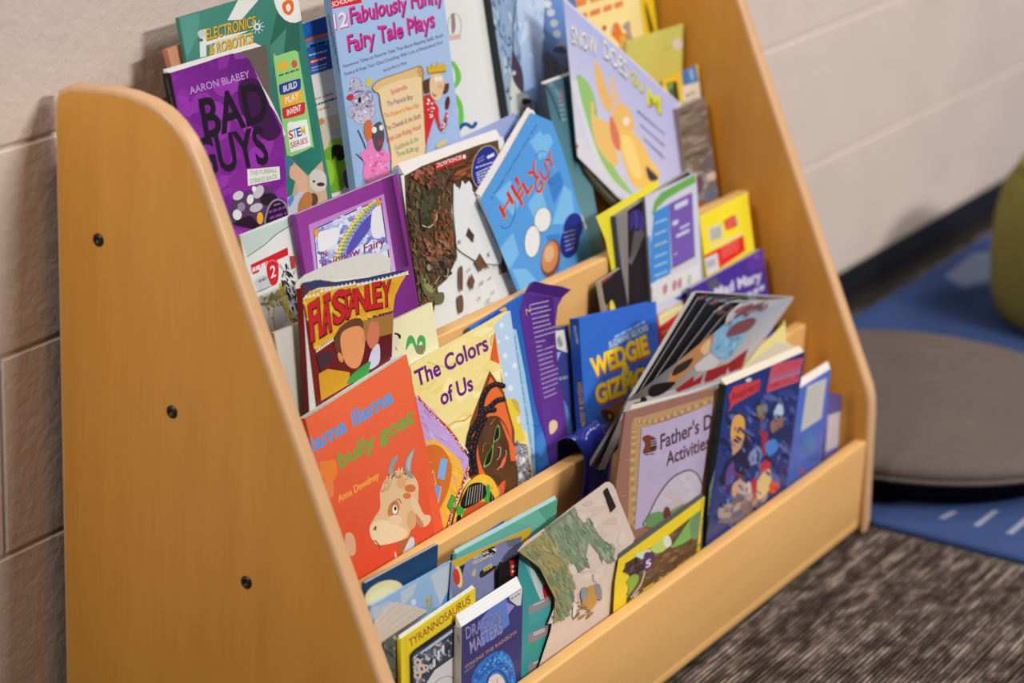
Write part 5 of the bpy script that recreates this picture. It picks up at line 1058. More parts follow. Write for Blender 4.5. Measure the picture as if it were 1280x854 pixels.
def art_yb(s):
    s.poly([(870, 270), (940, 230), (960, 350), (880, 400)], K(242, 214, 46))
    s.poly(c1((790, 365), (860, 335), (870, 415), (800, 440)), K(206, 198, 180)); 
    for i in range(7): s.line([c1((805 + i * 8, 372 - i * 3)), c1((812 + i * 8, 430 - i * 3))], .8, K(130, 124, 130), False)
    s.poly(c1((872, 325), (930, 292), (942, 355), (885, 378)), K(214, 60, 50)); s.line(c1((938, 300), (945, 350)), 1.6, K(110, 130, 160), False); s.line(c1((885, 335), (925, 318)), 1, K(240, 150, 130), False); s.line(c1((888, 358), (930, 340)), 1, K(240, 150, 130), False)
    s.line(c1((800, 470), (970, 395)), 2.2, K(226, 200, 190), False); s.poly(c1((760, 515), (978, 402), (990, 485), (850, 580), (840, 500), (765, 530)), K(222, 34, 34)); s.poly(c1((765, 530), (838, 495), (848, 580), (770, 620)), K(206, 200, 206)); s.poly(c1((780, 545), (825, 525), (832, 560), (785, 580)), K(170, 164, 176))
    for i in range(4): s.scribble(c1((862, 470 + i * 18)), c1((955, 430 + i * 16)), 1.4, K(236, 130, 120), 4, 170 + i)
book('activity_book', 'bright yellow book with a red panel and a barcode', 1, .0320, .011, (874, 270.5), (934, 240), K(242, 214, 46), 12, art=art_yb, pages=K(232, 188, 128), spine=K(226, 196, 40))
def art_mm(s):
    s.poly([(860, 360), (955, 300), (970, 400), (870, 440)], K(66, 42, 140)); s.poly(c1((1000, 520), (1080, 475), (1095, 570), (1010, 600)), K(90, 50, 150)); s.text('Mad Mary', c1((830, 735)), c1((1075, 640)), (-1.5, -13), K(206, 202, 220), 0.07); s.scribble(c1((960, 760)), c1((1090, 690)), 8.00 * .8, K(190, 190, 214), 3, 18); p = c1((1050, 515)); s.ell(p[0], p[1], 3, 3, K(130, 80, 160)); s.poly(c1((785, 650), (830, 625), (860, 670), (800, 700)), K(80, 84, 100))
book('picture_book', 'deep violet book with chunky white lettering in front of the bright yellow book', 1, .0225, .007, (864, 360), (953, 311), K(66, 42, 140), 12, art=art_mm, pages=K(216, 196, 190), spine=K(90, 80, 130))
def art_rs(s):
    s.poly([(810, 410), (870, 370), (880, 450), (815, 480)], K(196, 34, 38)); s.poly(c2((975, 290), (1140, 190), (1140, 250), (985, 365)), K(228, 210, 150)); s.line(c2((1000, 320), (1110, 258)), .9, K(170, 150, 100), False); s.scribble(c2((1000, 420)), c2((1060, 390)), 5.00 * .8, K(226, 140, 60), 2, 11)
book('picture_book', 'red book with a cream title strip beside the blue hardback with yellow capitals', 1, .0360, .005, (821, 394.5), (872, 369), K(196, 34, 38), 12, art=art_rs, spine=K(200, 40, 44), pages=K(206, 60, 56))

# blue ribbon hanging over the second ledge
def ribbon():
    yl, zl = LIPS[1]; P = Vector((0, yl - 0.003, zl)); xs = [hit_plane(p, P, Vector((0, 1, 0))).x for p in ((726, 590), (757, 590))]
    xa, xb = xs[0] - 0.004, xs[1]
    path = [(yl + LT + 0.010, zl - 0.05), (yl + LT + 0.008, zl - 0.015), (yl + LT + 0.006, zl + 0.014), (yl + LT - 0.002, zl + 0.026), (yl + 0.004, zl + 0.028), (yl - 0.005, zl + 0.014), (yl - 0.009, zl - 0.006), (yl - 0.008, zl - 0.03), (yl - 0.005, zl - 0.07), (yl - 0.004, zl - 0.12)]
    path = smooth_open(path, 4); nx = 14; vs, fs = [], []
    for j, (y, z) in enumerate(path):
        t = j / (len(path) - 1)
        for i in range(nx + 1):
            u = i / nx; f = 0.0026 * math.sin(u * 9 + t * 4) + 0.0015 * math.sin(u * 21 + t * 9)
            x = xa - 0.022 * max(0.0, 1 - abs(t - .3) / .3) + (xb - xa + 0.022 * max(0.0, 1 - abs(t - .3) / .3)) * u
            vs.append((x, y - abs(f) - 0.0008, z + (f * 1.4 if t < .6 else 0)))
    for j in range(len(path) - 1):
        for i in range(nx): a = j * (nx + 1) + i; fs.append((a, a + 1, a + nx + 2, a + nx + 1))
    m, nt, b = new_mat('blue_satin', 0.22, 0.6); n = noise(nt, 40, 3)
    r = ramp(nt, n.outputs['Fac'], [(0.3, (0.010, 0.016, 0.16, 1)), (0.7, (0.018, 0.045, 0.40, 1))]); nt.links.new(r.outputs[0], b.inputs['Base Color'])
    o = mesh_obj('ribbon', vs, fs, m, None, ((xa + xb) / 2, yl, zl), smooth=True)
    md = o.modifiers.new('thickness', 'SOLIDIFY'); md.thickness = 0.0009; md.offset = 0
    tag(o, 'glossy dark blue ribbon draped over the second ledge below the blue hardback', 'ribbon')
ribbon()

# ======== lowest ledge (row 0)
def art_mo(s):
    s.poly([(450, 735), (552, 675), (560, 800), (470, 820)], K(28, 66, 106)); s.ell(480, 744, 26, 17, K(240, 222, 166), -25); s.ell(478, 746, 18, 11, K(244, 230, 184), -25)
book('picture_book', 'navy picture book with a big pale moon', 0, .0345, .004, (457, 729), (547.5, 680.5), K(28, 66, 106), 1, art=art_mo, pages=K(226, 224, 220))
def art_lb(s):
    s.grad([(460, 765), (570, 695), (575, 850), (470, 850)], K(150, 184, 224), K(160, 190, 226), K(110, 160, 220), K(120, 160, 214), 3, 3)
    s.poly(c8((390, 320), (440, 280), (500, 260), (520, 310), (440, 465)), K(196, 202, 214)); s.poly(c8((240, 400), (330, 345), (300, 420), (250, 470)), K(196, 200, 214)); s.poly(c8((90, 480), (200, 440), (180, 500), (110, 540)), K(190, 196, 210)); s.poly(c8((440, 465), (515, 320), (520, 420)), K(100, 154, 222)); p = c8((307, 450)); s.ell(p[0], p[1], 3.4, 4, K(220, 220, 228)); s.text('JOY', c8((368, 482)), c8((402, 455)), (-1, -11), K(206, 186, 60), 0.06, K(90, 90, 60), .05, (.4, .6)); s.poly(c8((200, 490), (400, 470), (440, 480), (240, 560)), K(140, 160, 190))
book('picture_book', 'pale blue picture book with cloud shapes in front of the navy moon book', 0, .0275, .003, (465, 757), (566, 701.5), K(150, 184, 224), 1, art=art_lb, outline=[(465, 757), (545, 711), (556, 704), (563, 702), (567, 706), (572, 730), (575, 850), (470, 870)], clip=[(462, 757), (563, 701), (575, 850), (465, 900)])
def art_cs(s):
    s.grad([(465, 776), (495, 752), (535, 765), (480, 802)], K(226, 204, 186), K(214, 200, 190), K(206, 190, 176), K(222, 196, 176), 3, 3)
    for i in range(4): s.line([c8((120 + i * 12, 560 + i * 20)), c8((215 + i * 40, 470 + i * 8))], .5, K(190, 170, 156), False)
    s.line([c8((170, 638)), c8((370, 505))], 1.6, K(96, 60, 56), False)
sheet_thing('booklet', 'plain cream booklet leaning open in front of the pale blue cloud book', 0, .0235, c8((112, 540), (205, 452), (235, 470), (300, 468), (372, 490), (368, 508), (165, 642), (175, 800), (120, 760)), K(222, 200, 184), 2, (469, 775), (533, 763), art=art_cs, cat='booklet')
def art_bp(s):
    s.poly([(475, 800), (520, 780), (540, 870), (480, 880)], K(90, 92, 84)); s.splats([(480, 800), (504, 790), (506, 860), (480, 860)], [K(120, 120, 108), K(60, 60, 56), K(160, 156, 146)], 30, 4, 60, 50, 2, 181)
book('magazine', 'grey green magazine at the left end of the lowest ledge', 0, .0210, .002, (480, 802), (530, 772), K(100, 100, 92), 2, art=art_bp, cat='magazine')
def art_ty(s):
    s.poly([(498, 800), (600, 728), (610, 880), (500, 880)], K(240, 208, 44)); s.text('TYRANNOSAURUS', c8((288, 676)), c8((592, 452)), (-1.6, -10), K(150, 50, 30), 0.02); s.grad([(502, 800), (508, 796), (512, 870), (503, 870)], K(240, 214, 60), K(226, 190, 40), K(226, 190, 40), K(240, 210, 60), 1, 3)
book('activity_book', 'yellow book with small dark red capitals along its top, beside the navy fantasy paperback', 0, .0160, .004, (501, 799), (594, 735), K(240, 208, 44), 2, art=art_ty, pages=K(226, 220, 206), fan=.003)
def art_ro(s):
    s.poly([(510, 815), (580, 765), (590, 880), (515, 890)], K(30, 30, 40)); s.poly(e2((225, 640), (250, 600), (330, 560), (545, 410), (545, 640), (400, 740), (330, 860), (230, 860)), K(60, 66, 82)); s.poly(e2((230, 650), (545, 425), (545, 450), (240, 670)), K(190, 196, 210))
    s.splats(e2((235, 660), (540, 470), (540, 620), (400, 720), (300, 854), (240, 854)), [K(150, 150, 166), K(40, 42, 56), K(190, 190, 200), K(120, 100, 96), K(90, 96, 116)], 120, 3.4, 70, 60, 2, 182)
    for x, y, r in ((265, 690, 5), (300, 740, 6), (330, 730, 4), (265, 790, 5)): p = e2((x, y)); s.ell(p[0], p[1], r, r, K(206, 190, 180)); s.ell(p[0], p[1], r * .4, r * .4, K(150, 60, 50))
    for x, y in ((385, 670), (420, 600), (455, 560)): s.poly(e2((x, y), (x + 20, y - 14), (x + 22, y + 50), (x + 4, y + 64)), K(214, 214, 222))
    s.poly(e2((330, 860), (400, 750), (600, 610), (620, 640), (600, 860)), K(214, 206, 206)); s.line(e2((400, 860), (440, 820), (520, 800), (580, 850)), 1, K(150, 130, 140))
book('booklet', 'dark bordered booklet with grey machines left of the navy fantasy paperback', 0, .0135, .002, (514.5, 816), (572, 775), K(40, 40, 50), 2, art=art_ro, fan=0.004, pages=K(220, 212, 204), cat='booklet', outline=[(516, 819), (519, 812), (572, 775), (584, 880), (516, 890)])
def art_dm(s):
    s.grad([(575, 785), (656, 730), (660, 880), (580, 880)], K(62, 56, 112), K(70, 64, 124), K(58, 54, 112), K(60, 58, 116), 3, 4)
    s.poly(c8((640, 540), (690, 480), (770, 430), (785, 560), (700, 640), (640, 660)), K(100, 130, 206)); s.poly(c8((765, 425), (845, 380), (835, 440), (790, 500)), K(70, 64, 120)); s.poly(e2((975, 210), (1040, 240), (980, 320)), K(150, 140, 206))
    s.poly(e2((985, 150), (1105, 75), (1090, 235), (1060, 238), (1010, 200)), K(222, 214, 212)); 
    for i in range(5): s.text('*', e2((1010 + (i % 3) * 26, 200 - i * 16)), e2((1032 + (i % 3) * 26, 192 - i * 16)), (0, -4), K(90, 84, 90), 0.03)
    s.text('DRAGON', e2((655, 505)), e2((935, 355)), (-1.2, -15), K(150, 140, 190), 0.02, K(90, 84, 140), 0.03, (.5, .5)); s.text('MASTERS', e2((690, 620)), e2((945, 450)), (-1.8, -16), K(160, 150, 196), 0.02, K(90, 84, 140), 0.03, (.5, .5))
    s.text('WAKING THE RAINBOW', e2((645, 745)), e2((1060, 455)), (-.6, -4.6), K(186, 150, 110), 0.02); s.scribble(e2((640, 780)), e2((720, 720)), 3.40 * .8, K(120, 110, 150), 3, 18)
    s.blob(e2((700, 860), (720, 760), (780, 680), (860, 620), (930, 600), (1000, 640), (1040, 760), (1045, 860), (980, 990), (760, 990)), K(52, 120, 206)); R = e2((715, 850), (735, 760), (860, 640), (930, 610), (990, 650), (1030, 770), (1030, 860), (960, 760), (880, 720), (800, 800)); s.splats(R, [K(40, 100, 190), K(70, 140, 220), K(90, 170, 236), K(44, 90, 176)], 130, 2.6, -30, 60, 2, 183); s.blob(e2((820, 860), (850, 800), (900, 780), (940, 810), (960, 870), (900, 930)), K(226, 206, 200)); s.line(e2((895, 820), (905, 860)), .8, K(150, 110, 110), False); s.line(e2((820, 850), (845, 780), (900, 750), (960, 790), (985, 860)), 1.6, K(36, 80, 170))
def spn_dm(s): s.text('WEST', e2((578, 470)), e2((592, 540)), (2.4, -.4), K(120, 104, 96), 0.02)
book('paperback', 'navy fantasy paperback with a curled blue creature', 0, .0045, .0083, (577, 784.5), (653.5, 735), K(60, 56, 112), 2, art=art_dm, spine=K(190, 176, 166), spine_art=spn_dm, fan=.012, pages=K(228, 222, 222), plines=9)
def art_nk(s):
    s.grad([(560, 705), (668, 655), (650, 760), (570, 780)], K(150, 152, 196), K(110, 110, 150), K(190, 186, 216), K(60, 60, 110), 5, 4)
    s.poly(e3((180, 495), (420, 360), (700, 250), (990, 145), (1010, 150), (960, 260), (880, 380), (900, 240), (700, 300), (500, 400), (240, 565)), K(216, 172, 34)); s.poly(e3((250, 560), (330, 520), (300, 640), (280, 700)), K(40, 38, 70)); s.poly(e3((740, 290), (900, 250), (840, 350), (760, 350)), K(110, 106, 130))
    s.blob(e3((480, 420), (600, 350), (640, 370), (620, 420), (520, 450)), K(30, 28, 30)); s.poly(e3((590, 370), (640, 360), (640, 400)), K(226, 222, 220)); s.text('NATIONAL', e3((420, 480)), e3((570, 410)), (-.6, -4.2), K(232, 228, 224), 0.04, K(30, 28, 34), .06, (.3, .3)); s.text('GEOGRAPHIC', e3((412, 530)), e3((615, 440)), (-.6, -4.4), K(232, 228, 224), 0.04, K(30, 28, 34), .06, (.3, .3)); pass
    s.blob(e3((480, 600), (560, 560), (640, 540), (600, 590), (490, 660)), K(40, 38, 44)); s.text('KIDS', e3((520, 600)), e3((600, 555)), (-.6, -5.4), K(232, 206, 60), 0.06); s.blob(e3((400, 600), (440, 570), (430, 640), (400, 640)), K(190, 180, 150))
    s.ell(573, 721, 4.6, 14, K(240, 206, 140), -8); s.ell(570.5, 721, 4.2, 10.5, K(210, 62, 40), -8)
book('activity_book', 'yellow topped fact book with purple sky and small black lettering, behind the yellow book', 0, .0225, .0025, (565, 702), (664, 659), K(150, 152, 196), 2, art=art_nk, pages=K(220, 206, 196))
def art_pk(s):
    s.poly([(610, 680), (700, 620), (705, 720), (620, 740)], K(236, 190, 130)); s.blob(e3((665, 210), (720, 160), (870, 70), (920, 110), (930, 160), (800, 190), (670, 230)), K(226, 130, 170)); s.blob(e3((880, 60), (960, 20), (1060, 20), (1150, 70), (1180, 130), (1050, 200), (940, 160)), K(232, 186, 120)); s.text('AR', e3((990, 255)), e3((1075, 185)), (0, -9), K(40, 90, 170), 0.06); s.poly(e3((580, 250), (665, 215), (660, 235), (590, 262)), K(226, 180, 130)); s.line(e3((740, 190), (840, 140)), .8, K(236, 160, 190), False)
book('picture_book', 'peach book with pink and blue shapes peeping over the yellow topped fact book', 0, .0310, .0025, (614, 676), (690, 637), K(236, 190, 130), 2, art=art_pk, outline=[(614, 676), (650, 655), (668, 643), (680, 645), (690, 652), (698, 780), (622, 800)])
def art_tl(s):
    s.poly([(600, 690), (705, 600), (710, 740), (610, 760)], K(110, 180, 160)); s.poly(c7((0, 300), (200, 195), (250, 190), (262, 290), (150, 360), (0, 330)), K(118, 188, 166)); s.poly(c7((130, 240), (250, 190), (255, 250), (200, 330)), K(96, 170, 140))
book('picture_book', 'teal green book near the back of the lowest ledge, above the peach book', 0, .0345, .0035, (570, 692.5), (696.5, 624), K(112, 182, 162), 0, art=art_tl, pages=K(176, 206, 206), hard=False, fan=.004)
book('thin_book', 'thin dark blue book whose corner shows behind the teal green book', 0, .0390, .002, (563, 694), (630, 651), K(56, 90, 150), 0)
def art_bk(s):
    s.poly([(600, 700), (700, 650), (700, 860), (600, 860)], K(22, 18, 18)); s.poly(c8((785, 243), (825, 238), (832, 328), (790, 318)), K(206, 34, 40)); s.scribble(c8((795, 280)), c8((818, 275)), 4.00 * .8, K(232, 190, 186), 1, 8); s.poly(c8((795, 292), (818, 288), (820, 300), (797, 304)), K(232, 220, 216)); s.line(c8((850, 380), (860, 500), (850, 700)), 1, K(120, 90, 60))
book('thick_book', 'black book with a small red label standing behind the navy fantasy paperback', 0, .0170, .005, (630, 704), (664, 687), K(22, 18, 18), 2, art=art_bk, spine=K(20, 16, 16), pages=K(120, 100, 86), outline=[(624, 706), (650, 692), (664, 687), (690, 740), (692, 860), (624, 870)])
def art_rd(s):
    s.poly([(640, 680), (700, 680), (700, 860), (640, 860)], K(60, 150, 150)); s.poly(c8((835, 205), (860, 225), (960, 360), (930, 420), (900, 350)), K(110, 190, 196)); s.poly(c8((870, 230), (950, 360), (985, 460), (940, 440), (910, 370)), K(206, 206, 210)); s.blob(c8((950, 370), (970, 365), (985, 400), (990, 450), (970, 465), (955, 420)), K(206, 34, 50))
    for y0, c in ((430, K(150, 140, 144)), (475, K(70, 160, 160)), (570, K(150, 132, 136)), (620, K(40, 150, 140)), (720, K(150, 136, 140)), (790, K(44, 140, 130))):
        s.poly(c8((880, y0 + 40), (1000, y0 - 20), (1000, y0 + 40), (880, y0 + 95)), c)
    for y0 in (450, 590, 600, 740): s.line([c8((905, y0 + 16)), c8((960, y0 - 8))], 1.0, K(226, 226, 226), False)
sheet_thing('board_book', 'curved teal book cover printed with grey roads, left of the painted landscape booklet', 0, .0120, [(649, 691.5), (652, 691), (661, 700), (683, 730), (689, 748), (690, 758), (684, 790), (674, 822), (664, 870), (650, 870), (662, 812), (670, 765), (668, 744), (655, 706)], K(60, 150, 150), 2, (650, 690), (690, 670), art=art_rd, cat='book')
def art_wc(s):
    O = c7((30, 490), (70, 440), (210, 340), (340, 240), (490, 130), (545, 100), (580, 140), (600, 200), (690, 420), (560, 620), (470, 860), (200, 900), (240, 800), (240, 720), (140, 570))
    s.poly(O, K(226, 200, 184)); s.splats(O, [K(228, 204, 190), K(222, 194, 178), K(232, 208, 196), K(220, 188, 172)], 120, 9, -40, 40, 2, 191, .03, O)
    G = c7((180, 360), (345, 245), (360, 280), (400, 330), (440, 320), (500, 420), (580, 470), (560, 560), (530, 560), (470, 490), (430, 440), (415, 520), (430, 570), (380, 610), (340, 560), (250, 500)); s.poly(G, K(136, 148, 118)); s.splats(G, [K(130, 144, 114), K(150, 158, 130), K(116, 132, 100), K(166, 170, 146)], 130, 6, 60, 20, 3.4, 192, .08, O)
    H = c7((30, 490), (180, 380), (220, 430), (260, 500), (310, 570), (350, 680), (330, 760), (300, 860), (230, 900), (240, 760), (150, 580)); s.poly(H, K(168, 154, 100)); s.splats(H, [K(170, 152, 92), K(156, 150, 104), K(180, 166, 116), K(130, 140, 100), K(150, 156, 116)], 150, 6, 50, 30, 3.4, 193, .08, O)
    s.splats(c7((250, 620), (340, 640), (340, 760), (300, 860), (240, 860)), [K(122, 140, 110), K(140, 152, 120)], 40, 6, 70, 20, 3, 194, .15, O)
    s.poly(c7((510, 150), (530, 130), (580, 240), (552, 270)), K(34, 34, 34)); s.blob(c7((400, 720), (440, 680), (470, 700), (470, 780), (430, 820), (390, 790)), K(206, 150, 76)); s.blob(c7((380, 720), (400, 690), (420, 740), (390, 770)), K(150, 150, 160)); s.blob(c7((455, 680), (490, 680), (500, 760), (470, 750)), K(150, 140, 146)); s.blob(c7((340, 800), (360, 790), (350, 854), (335, 854)), K(232, 226, 222)); s.line(c7((450, 620), (455, 650), (470, 665)), .8, K(150, 120, 110)); s.line(c7((410, 690), (425, 720)), .8, K(140, 110, 100), False); s.splats(c7((360, 760), (400, 800), (460, 830), (400, 900), (330, 900)), [K(170, 120, 90), K(150, 110, 80)], 20, 4, -30, 40, 3, 195, .15, O)
    s.line(c7((180, 375), (345, 258)), .5, K(110, 120, 90), False)
h_wc = lambda u, v: 0.016 * math.exp(-((u - 0.02) / 0.05) ** 2) * max(0.0, 1 - abs(v - 0.05) / 0.14)
sheet_thing('booklet', 'bulging booklet with a painted pink and green landscape and a black bookmark stripe', 0, .0088, [(646.5, 689), (655.6, 678), (687, 656), (716, 633), (749, 609), (757, 603), (762, 602.5), (767, 607), (774, 626), (784, 653), (794, 683), (796, 712), (780, 800), (745, 840), (664, 880), (672, 838), (688, 790), (693, 762), (693, 745), (689, 727), (678, 714), (665, 703)], K(226, 200, 184), 1, (647, 689), (757, 603), art=art_wc, h=None, cat='booklet', thick=0.0012, back=K(60, 46, 40))
def art_ny(s):
    s.poly([(770, 700), (885, 610), (880, 760), (765, 790)], K(242, 206, 44))
    ph = c7((635, 560), (830, 440), (1062, 255), (1035, 500), (700, 730), (640, 790), (660, 640)); s.poly(ph, K(96, 70, 48))
    s.splats(ph, [K(110, 80, 54), K(80, 58, 42), K(96, 70, 50), K(130, 96, 70)], 120, 5, -35, 30, 2.6, 201)
    s.blob(c7((890, 470), (920, 430), (1000, 310), (1060, 260), (1055, 340), (1000, 420), (930, 460)), K(126, 176, 84)); s.blob(c7((1000, 330), (1060, 270), (1055, 400), (1010, 420)), K(110, 140, 100)); s.blob(c7((690, 510), (740, 490), (780, 480), (760, 520), (720, 535)), K(206, 220, 190)); s.blob(c7((780, 470), (840, 430), (890, 440), (850, 490), (800, 500)), K(190, 210, 110)); s.blob(c7((845, 420), (880, 405), (895, 450), (865, 470)), K(226, 222, 206)); s.blob(c7((640, 660), (690, 615), (710, 650), (660, 730), (640, 760), (655, 700)), K(140, 170, 70))
    s.splats(c7((630, 570), (700, 530), (770, 560), (700, 620), (640, 620)), [K(70, 56, 60), K(96, 80, 80), K(50, 40, 44)], 40, 4, -30, 40, 2.4, 202); s.line(c7((665, 750), (720, 680), (745, 600)), 1.6, K(220, 196, 180)); s.line(c7((680, 745), (710, 720)), 1.4, K(226, 206, 196), False)
    s.blob(c7((740, 510), (770, 495), (790, 520), (785, 570), (760, 605), (740, 590)), K(92, 46, 110)); s.text('5', c7((752, 585)), c7((778, 570)), (-.6, -9), K(232, 222, 232), 0.04)
    s.line([c7((1040, 500)), c7((1070, 200))], 1.4, K(226, 190, 40), False)
book('magazine', 'yellow bordered nature magazine with green leaves and brown soil, front of the lowest ledge', 0, .0045, .004, (774.5, 699), (880.5, 622), K(242, 206, 44), 2, art=art_ny, pages=K(90, 84, 80), spine=K(70, 64, 60), fan=.006, plines=8, cat='magazine', outline=[(774.5, 699), (880.5, 621.5), (874, 684), (870, 720), (762, 800), (758, 790), (779, 750), (783, 734), (782, 718)], clip=[(773, 699), (881, 620), (870, 730), (757, 800)]) 
sheet_thing('magazine', 'second yellow edged magazine whose curled left edge shows beside the nature magazine', 0, .0104, [(768, 712), (774, 706), (781, 720), (780, 738), (768, 762), (750, 800), (735, 815), (738, 780), (751, 738), (757, 726)], K(240, 200, 40), 2, (757, 725), (781, 706), art=lambda s: (s.splats(c7((520, 700), (580, 690), (600, 720), (540, 840), (480, 860)), [K(70, 56, 50), K(96, 76, 60), K(120, 150, 60), K(190, 190, 180)], 50, 4, -40, 40, 2, 205),), cat='magazine')
def art_fd(s):
    s.poly([(770, 500), (900, 470), (905, 680), (770, 700)], K(160, 110, 92)); rp = K(190, 148, 98)
    s.poly(c5((125, 215), (140, 180), (180, 175), (560, 62), (575, 100), (560, 105), (180, 235), (150, 745), (105, 760), (120, 330)), rp)
    pts = c5((145, 770), (140, 640), (128, 480), (135, 340), (140, 240), (160, 200), (240, 200), (340, 168), (450, 125), (570, 80))
    for i, p in enumerate(smooth_open(pts, 6)): s.ell(p[0], p[1], 3.0, 2.4, K(206, 166, 112) if i % 2 else K(172, 130, 84), -40)
    s.poly(c5((178, 235), (300, 200), (430, 155), (575, 95), (560, 620), (140, 780), (160, 500)), K(190, 170, 200)); s.splats(c5((240, 260), (540, 150), (520, 520), (220, 640)), [K(192, 172, 202), K(188, 168, 198), K(194, 174, 204)], 40, 8, 0, 90, 1.4, 211, .02)
    bc = K(84, 46, 44)
    s.text("Father's Day", c5((278, 348)), c5((612, 205)), (0, -19), bc, 0.035); s.text('Activities', c5((310, 436)), c5((538, 340)), (0, -17.5), bc, 0.035)
    s.blob(c5((180, 290), (205, 272), (240, 282), (255, 300), (255, 350), (230, 362), (185, 370), (195, 320)), K(120, 60, 34)); s.poly(c5((222, 300), (255, 288), (256, 348), (224, 355)), K(70, 40, 34)); 
    for y in (305, 318, 331): s.line([c5((226, y)), c5((254, y - 8))], .8, K(206, 190, 190), False)
    s.scribble(c5((195, 382)), c5((248, 374)), 2.00 * .8, K(80, 60, 70), 3, 15)
    s.blob(c5((192, 760), (215, 690), (265, 590), (330, 505), (400, 462), (450, 460), (490, 500), (512, 590), (500, 660), (400, 720)), K(104, 66, 74), 5); s.blob(c5((200, 760), (222, 690), (270, 596), (334, 512), (402, 470), (448, 468), (484, 506), (504, 590), (490, 656), (400, 716)), K(200, 188, 200), 5)
    s.splats(c5((240, 660), (400, 480), (490, 560), (480, 640), (300, 700)), [K(196, 184, 200), K(206, 196, 206), K(206, 180, 180)], 30, 8, 0, 60, 2, 212, .03); s.blob(c5((200, 760), (215, 700), (270, 680), (300, 700), (280, 760)), K(110, 150, 90)); s.blob(c5((330, 680), (400, 640), (430, 650), (400, 700), (340, 720)), K(120, 150, 100)); s.blob(c5((290, 690), (305, 655), (325, 665), (330, 700), (300, 720)), K(110, 60, 50))
    for x, y in ((85, 410), (110, 324), (66, 600)): s.line([c5((x, y)), c5((x + 30, y - 5))], .6, K(206, 170, 150), False)
book('activity_book', 'lilac activity book with a brown border and tan rope frame', 0, .0130, .0028, (782, 515.5), (894, 484.5), K(160, 110, 92), 0, art=art_fd, pages=K(214, 196, 186), spine=K(130, 90, 76))
def art_av(s):
    s.grad([(905, 485), (1008, 438), (985, 640), (880, 700)], K(36, 50, 120), K(30, 40, 110), K(50, 56, 110), K(60, 66, 120), 4, 5); s.splats([(908, 520), (1000, 480), (980, 620), (890, 670)], [K(48, 62, 130), K(70, 84, 150), K(36, 44, 100), K(90, 100, 160), K(40, 40, 70)], 130, 8, 60, 60, 2.2, 221)
    s.poly(c6((215, 320), (240, 270), (385, 230), (380, 290), (240, 370), (210, 415), (225, 370)), K(206, 62, 62)); s.text('Avengers', c6((228, 350)), c6((378, 282)), (-.5, -11), K(150, 30, 40), 0.04); s.ell(*c6((322, 235)), 4, 2.4, K(206, 206, 200), -20)
    s.poly(c6((445, 150), (615, 115), (585, 245), (415, 305)), K(190, 90, 110)); s.text('CAPTAIN', c6((452, 205)), c6((600, 160)), (0, -10), K(214, 48, 56), 0.06); s.text('AMERICA', c6((425, 290)), c6((590, 232)), (0, -10), K(206, 44, 54), 0.06); s.line(c6((440, 245), (600, 190)), 2, K(150, 130, 170), False)
    # loose shapes of colour where the cover's crowd picture is
    for q, c in (([(225, 520), (240, 440), (275, 420), (300, 450), (300, 520), (290, 560), (240, 570)], K(226, 166, 70)), ([(235, 560), (290, 540), (280, 600), (240, 650)], K(206, 150, 120)), ([(200, 680), (260, 620), (330, 560), (330, 700), (240, 760), (180, 780)], K(40, 36, 62)), ([(205, 720), (240, 670), (245, 760), (200, 800)], K(110, 70, 140)), ([(235, 800), (280, 760), (305, 790), (290, 860), (240, 860)], K(214, 164, 136)),
                 ([(455, 420), (480, 360), (500, 360), (505, 420)], K(190, 200, 220)), ([(440, 460), (500, 430), (500, 490), (450, 520)], K(150, 110, 96)), ([(430, 540), (540, 470), (545, 560), (450, 620)], K(40, 44, 90)), ([(390, 530), (420, 510), (425, 600), (400, 640)], K(160, 50, 70)), ([(410, 580), (460, 550), (480, 600), (430, 640)], K(80, 130, 206)), ([(385, 690), (430, 660), (435, 720), (390, 770)], K(206, 50, 50)), ([(370, 770), (430, 710), (440, 800), (390, 870), (365, 860)], K(226, 190, 130)), ([(430, 790), (470, 780), (480, 820), (440, 840)], K(220, 70, 50)), ([(335, 780), (365, 760), (360, 860), (335, 860)], K(190, 50, 60)), ([(300, 800), (330, 780), (335, 860), (300, 860)], K(206, 190, 186)), ([(365, 380), (420, 370), (405, 440), (380, 440)], K(140, 124, 90)), ([(320, 640), (370, 590), (390, 650), (340, 690)], K(130, 150, 190))):
        s.blob(c6(*q), c)
    s.splats([(915, 530), (998, 490), (982, 605), (895, 655)], [K(44, 50, 110), K(30, 30, 60), K(90, 100, 160), K(150, 60, 66), K(120, 130, 180)], 90, 4.5, 70, 40, 3, 223)
    s.poly(c6((150, 1000), (260, 840), (330, 860), (300, 1000)), K(110, 104, 120)); s.splats(c6((120, 950), (300, 850), (420, 860), (300, 1000)), [K(140, 100, 90), K(90, 90, 120), K(170, 150, 140)], 40, 6, -30, 40, 2, 222)
def spn_av(s):
    s.poly(c5((540, 560), (575, 440), (570, 640), (530, 740)), K(170, 186, 186)); [s.line([c5((572 - i * 7, 470 + i * 46)), c5((568 - i * 7, 500 + i * 46))], 1.4, K(70, 90, 96), False) for i in range(6)]
book('comic_book', 'dark blue comic book with red title panels and dark green spine', 0, .0025, .0095, (908, 481.5), (1006, 439.5), K(36, 50, 120), -1, art=art_av, spine=K(20, 44, 34), spine_art=spn_av, pages=K(222, 206, 186), fan=.006, plines=7)
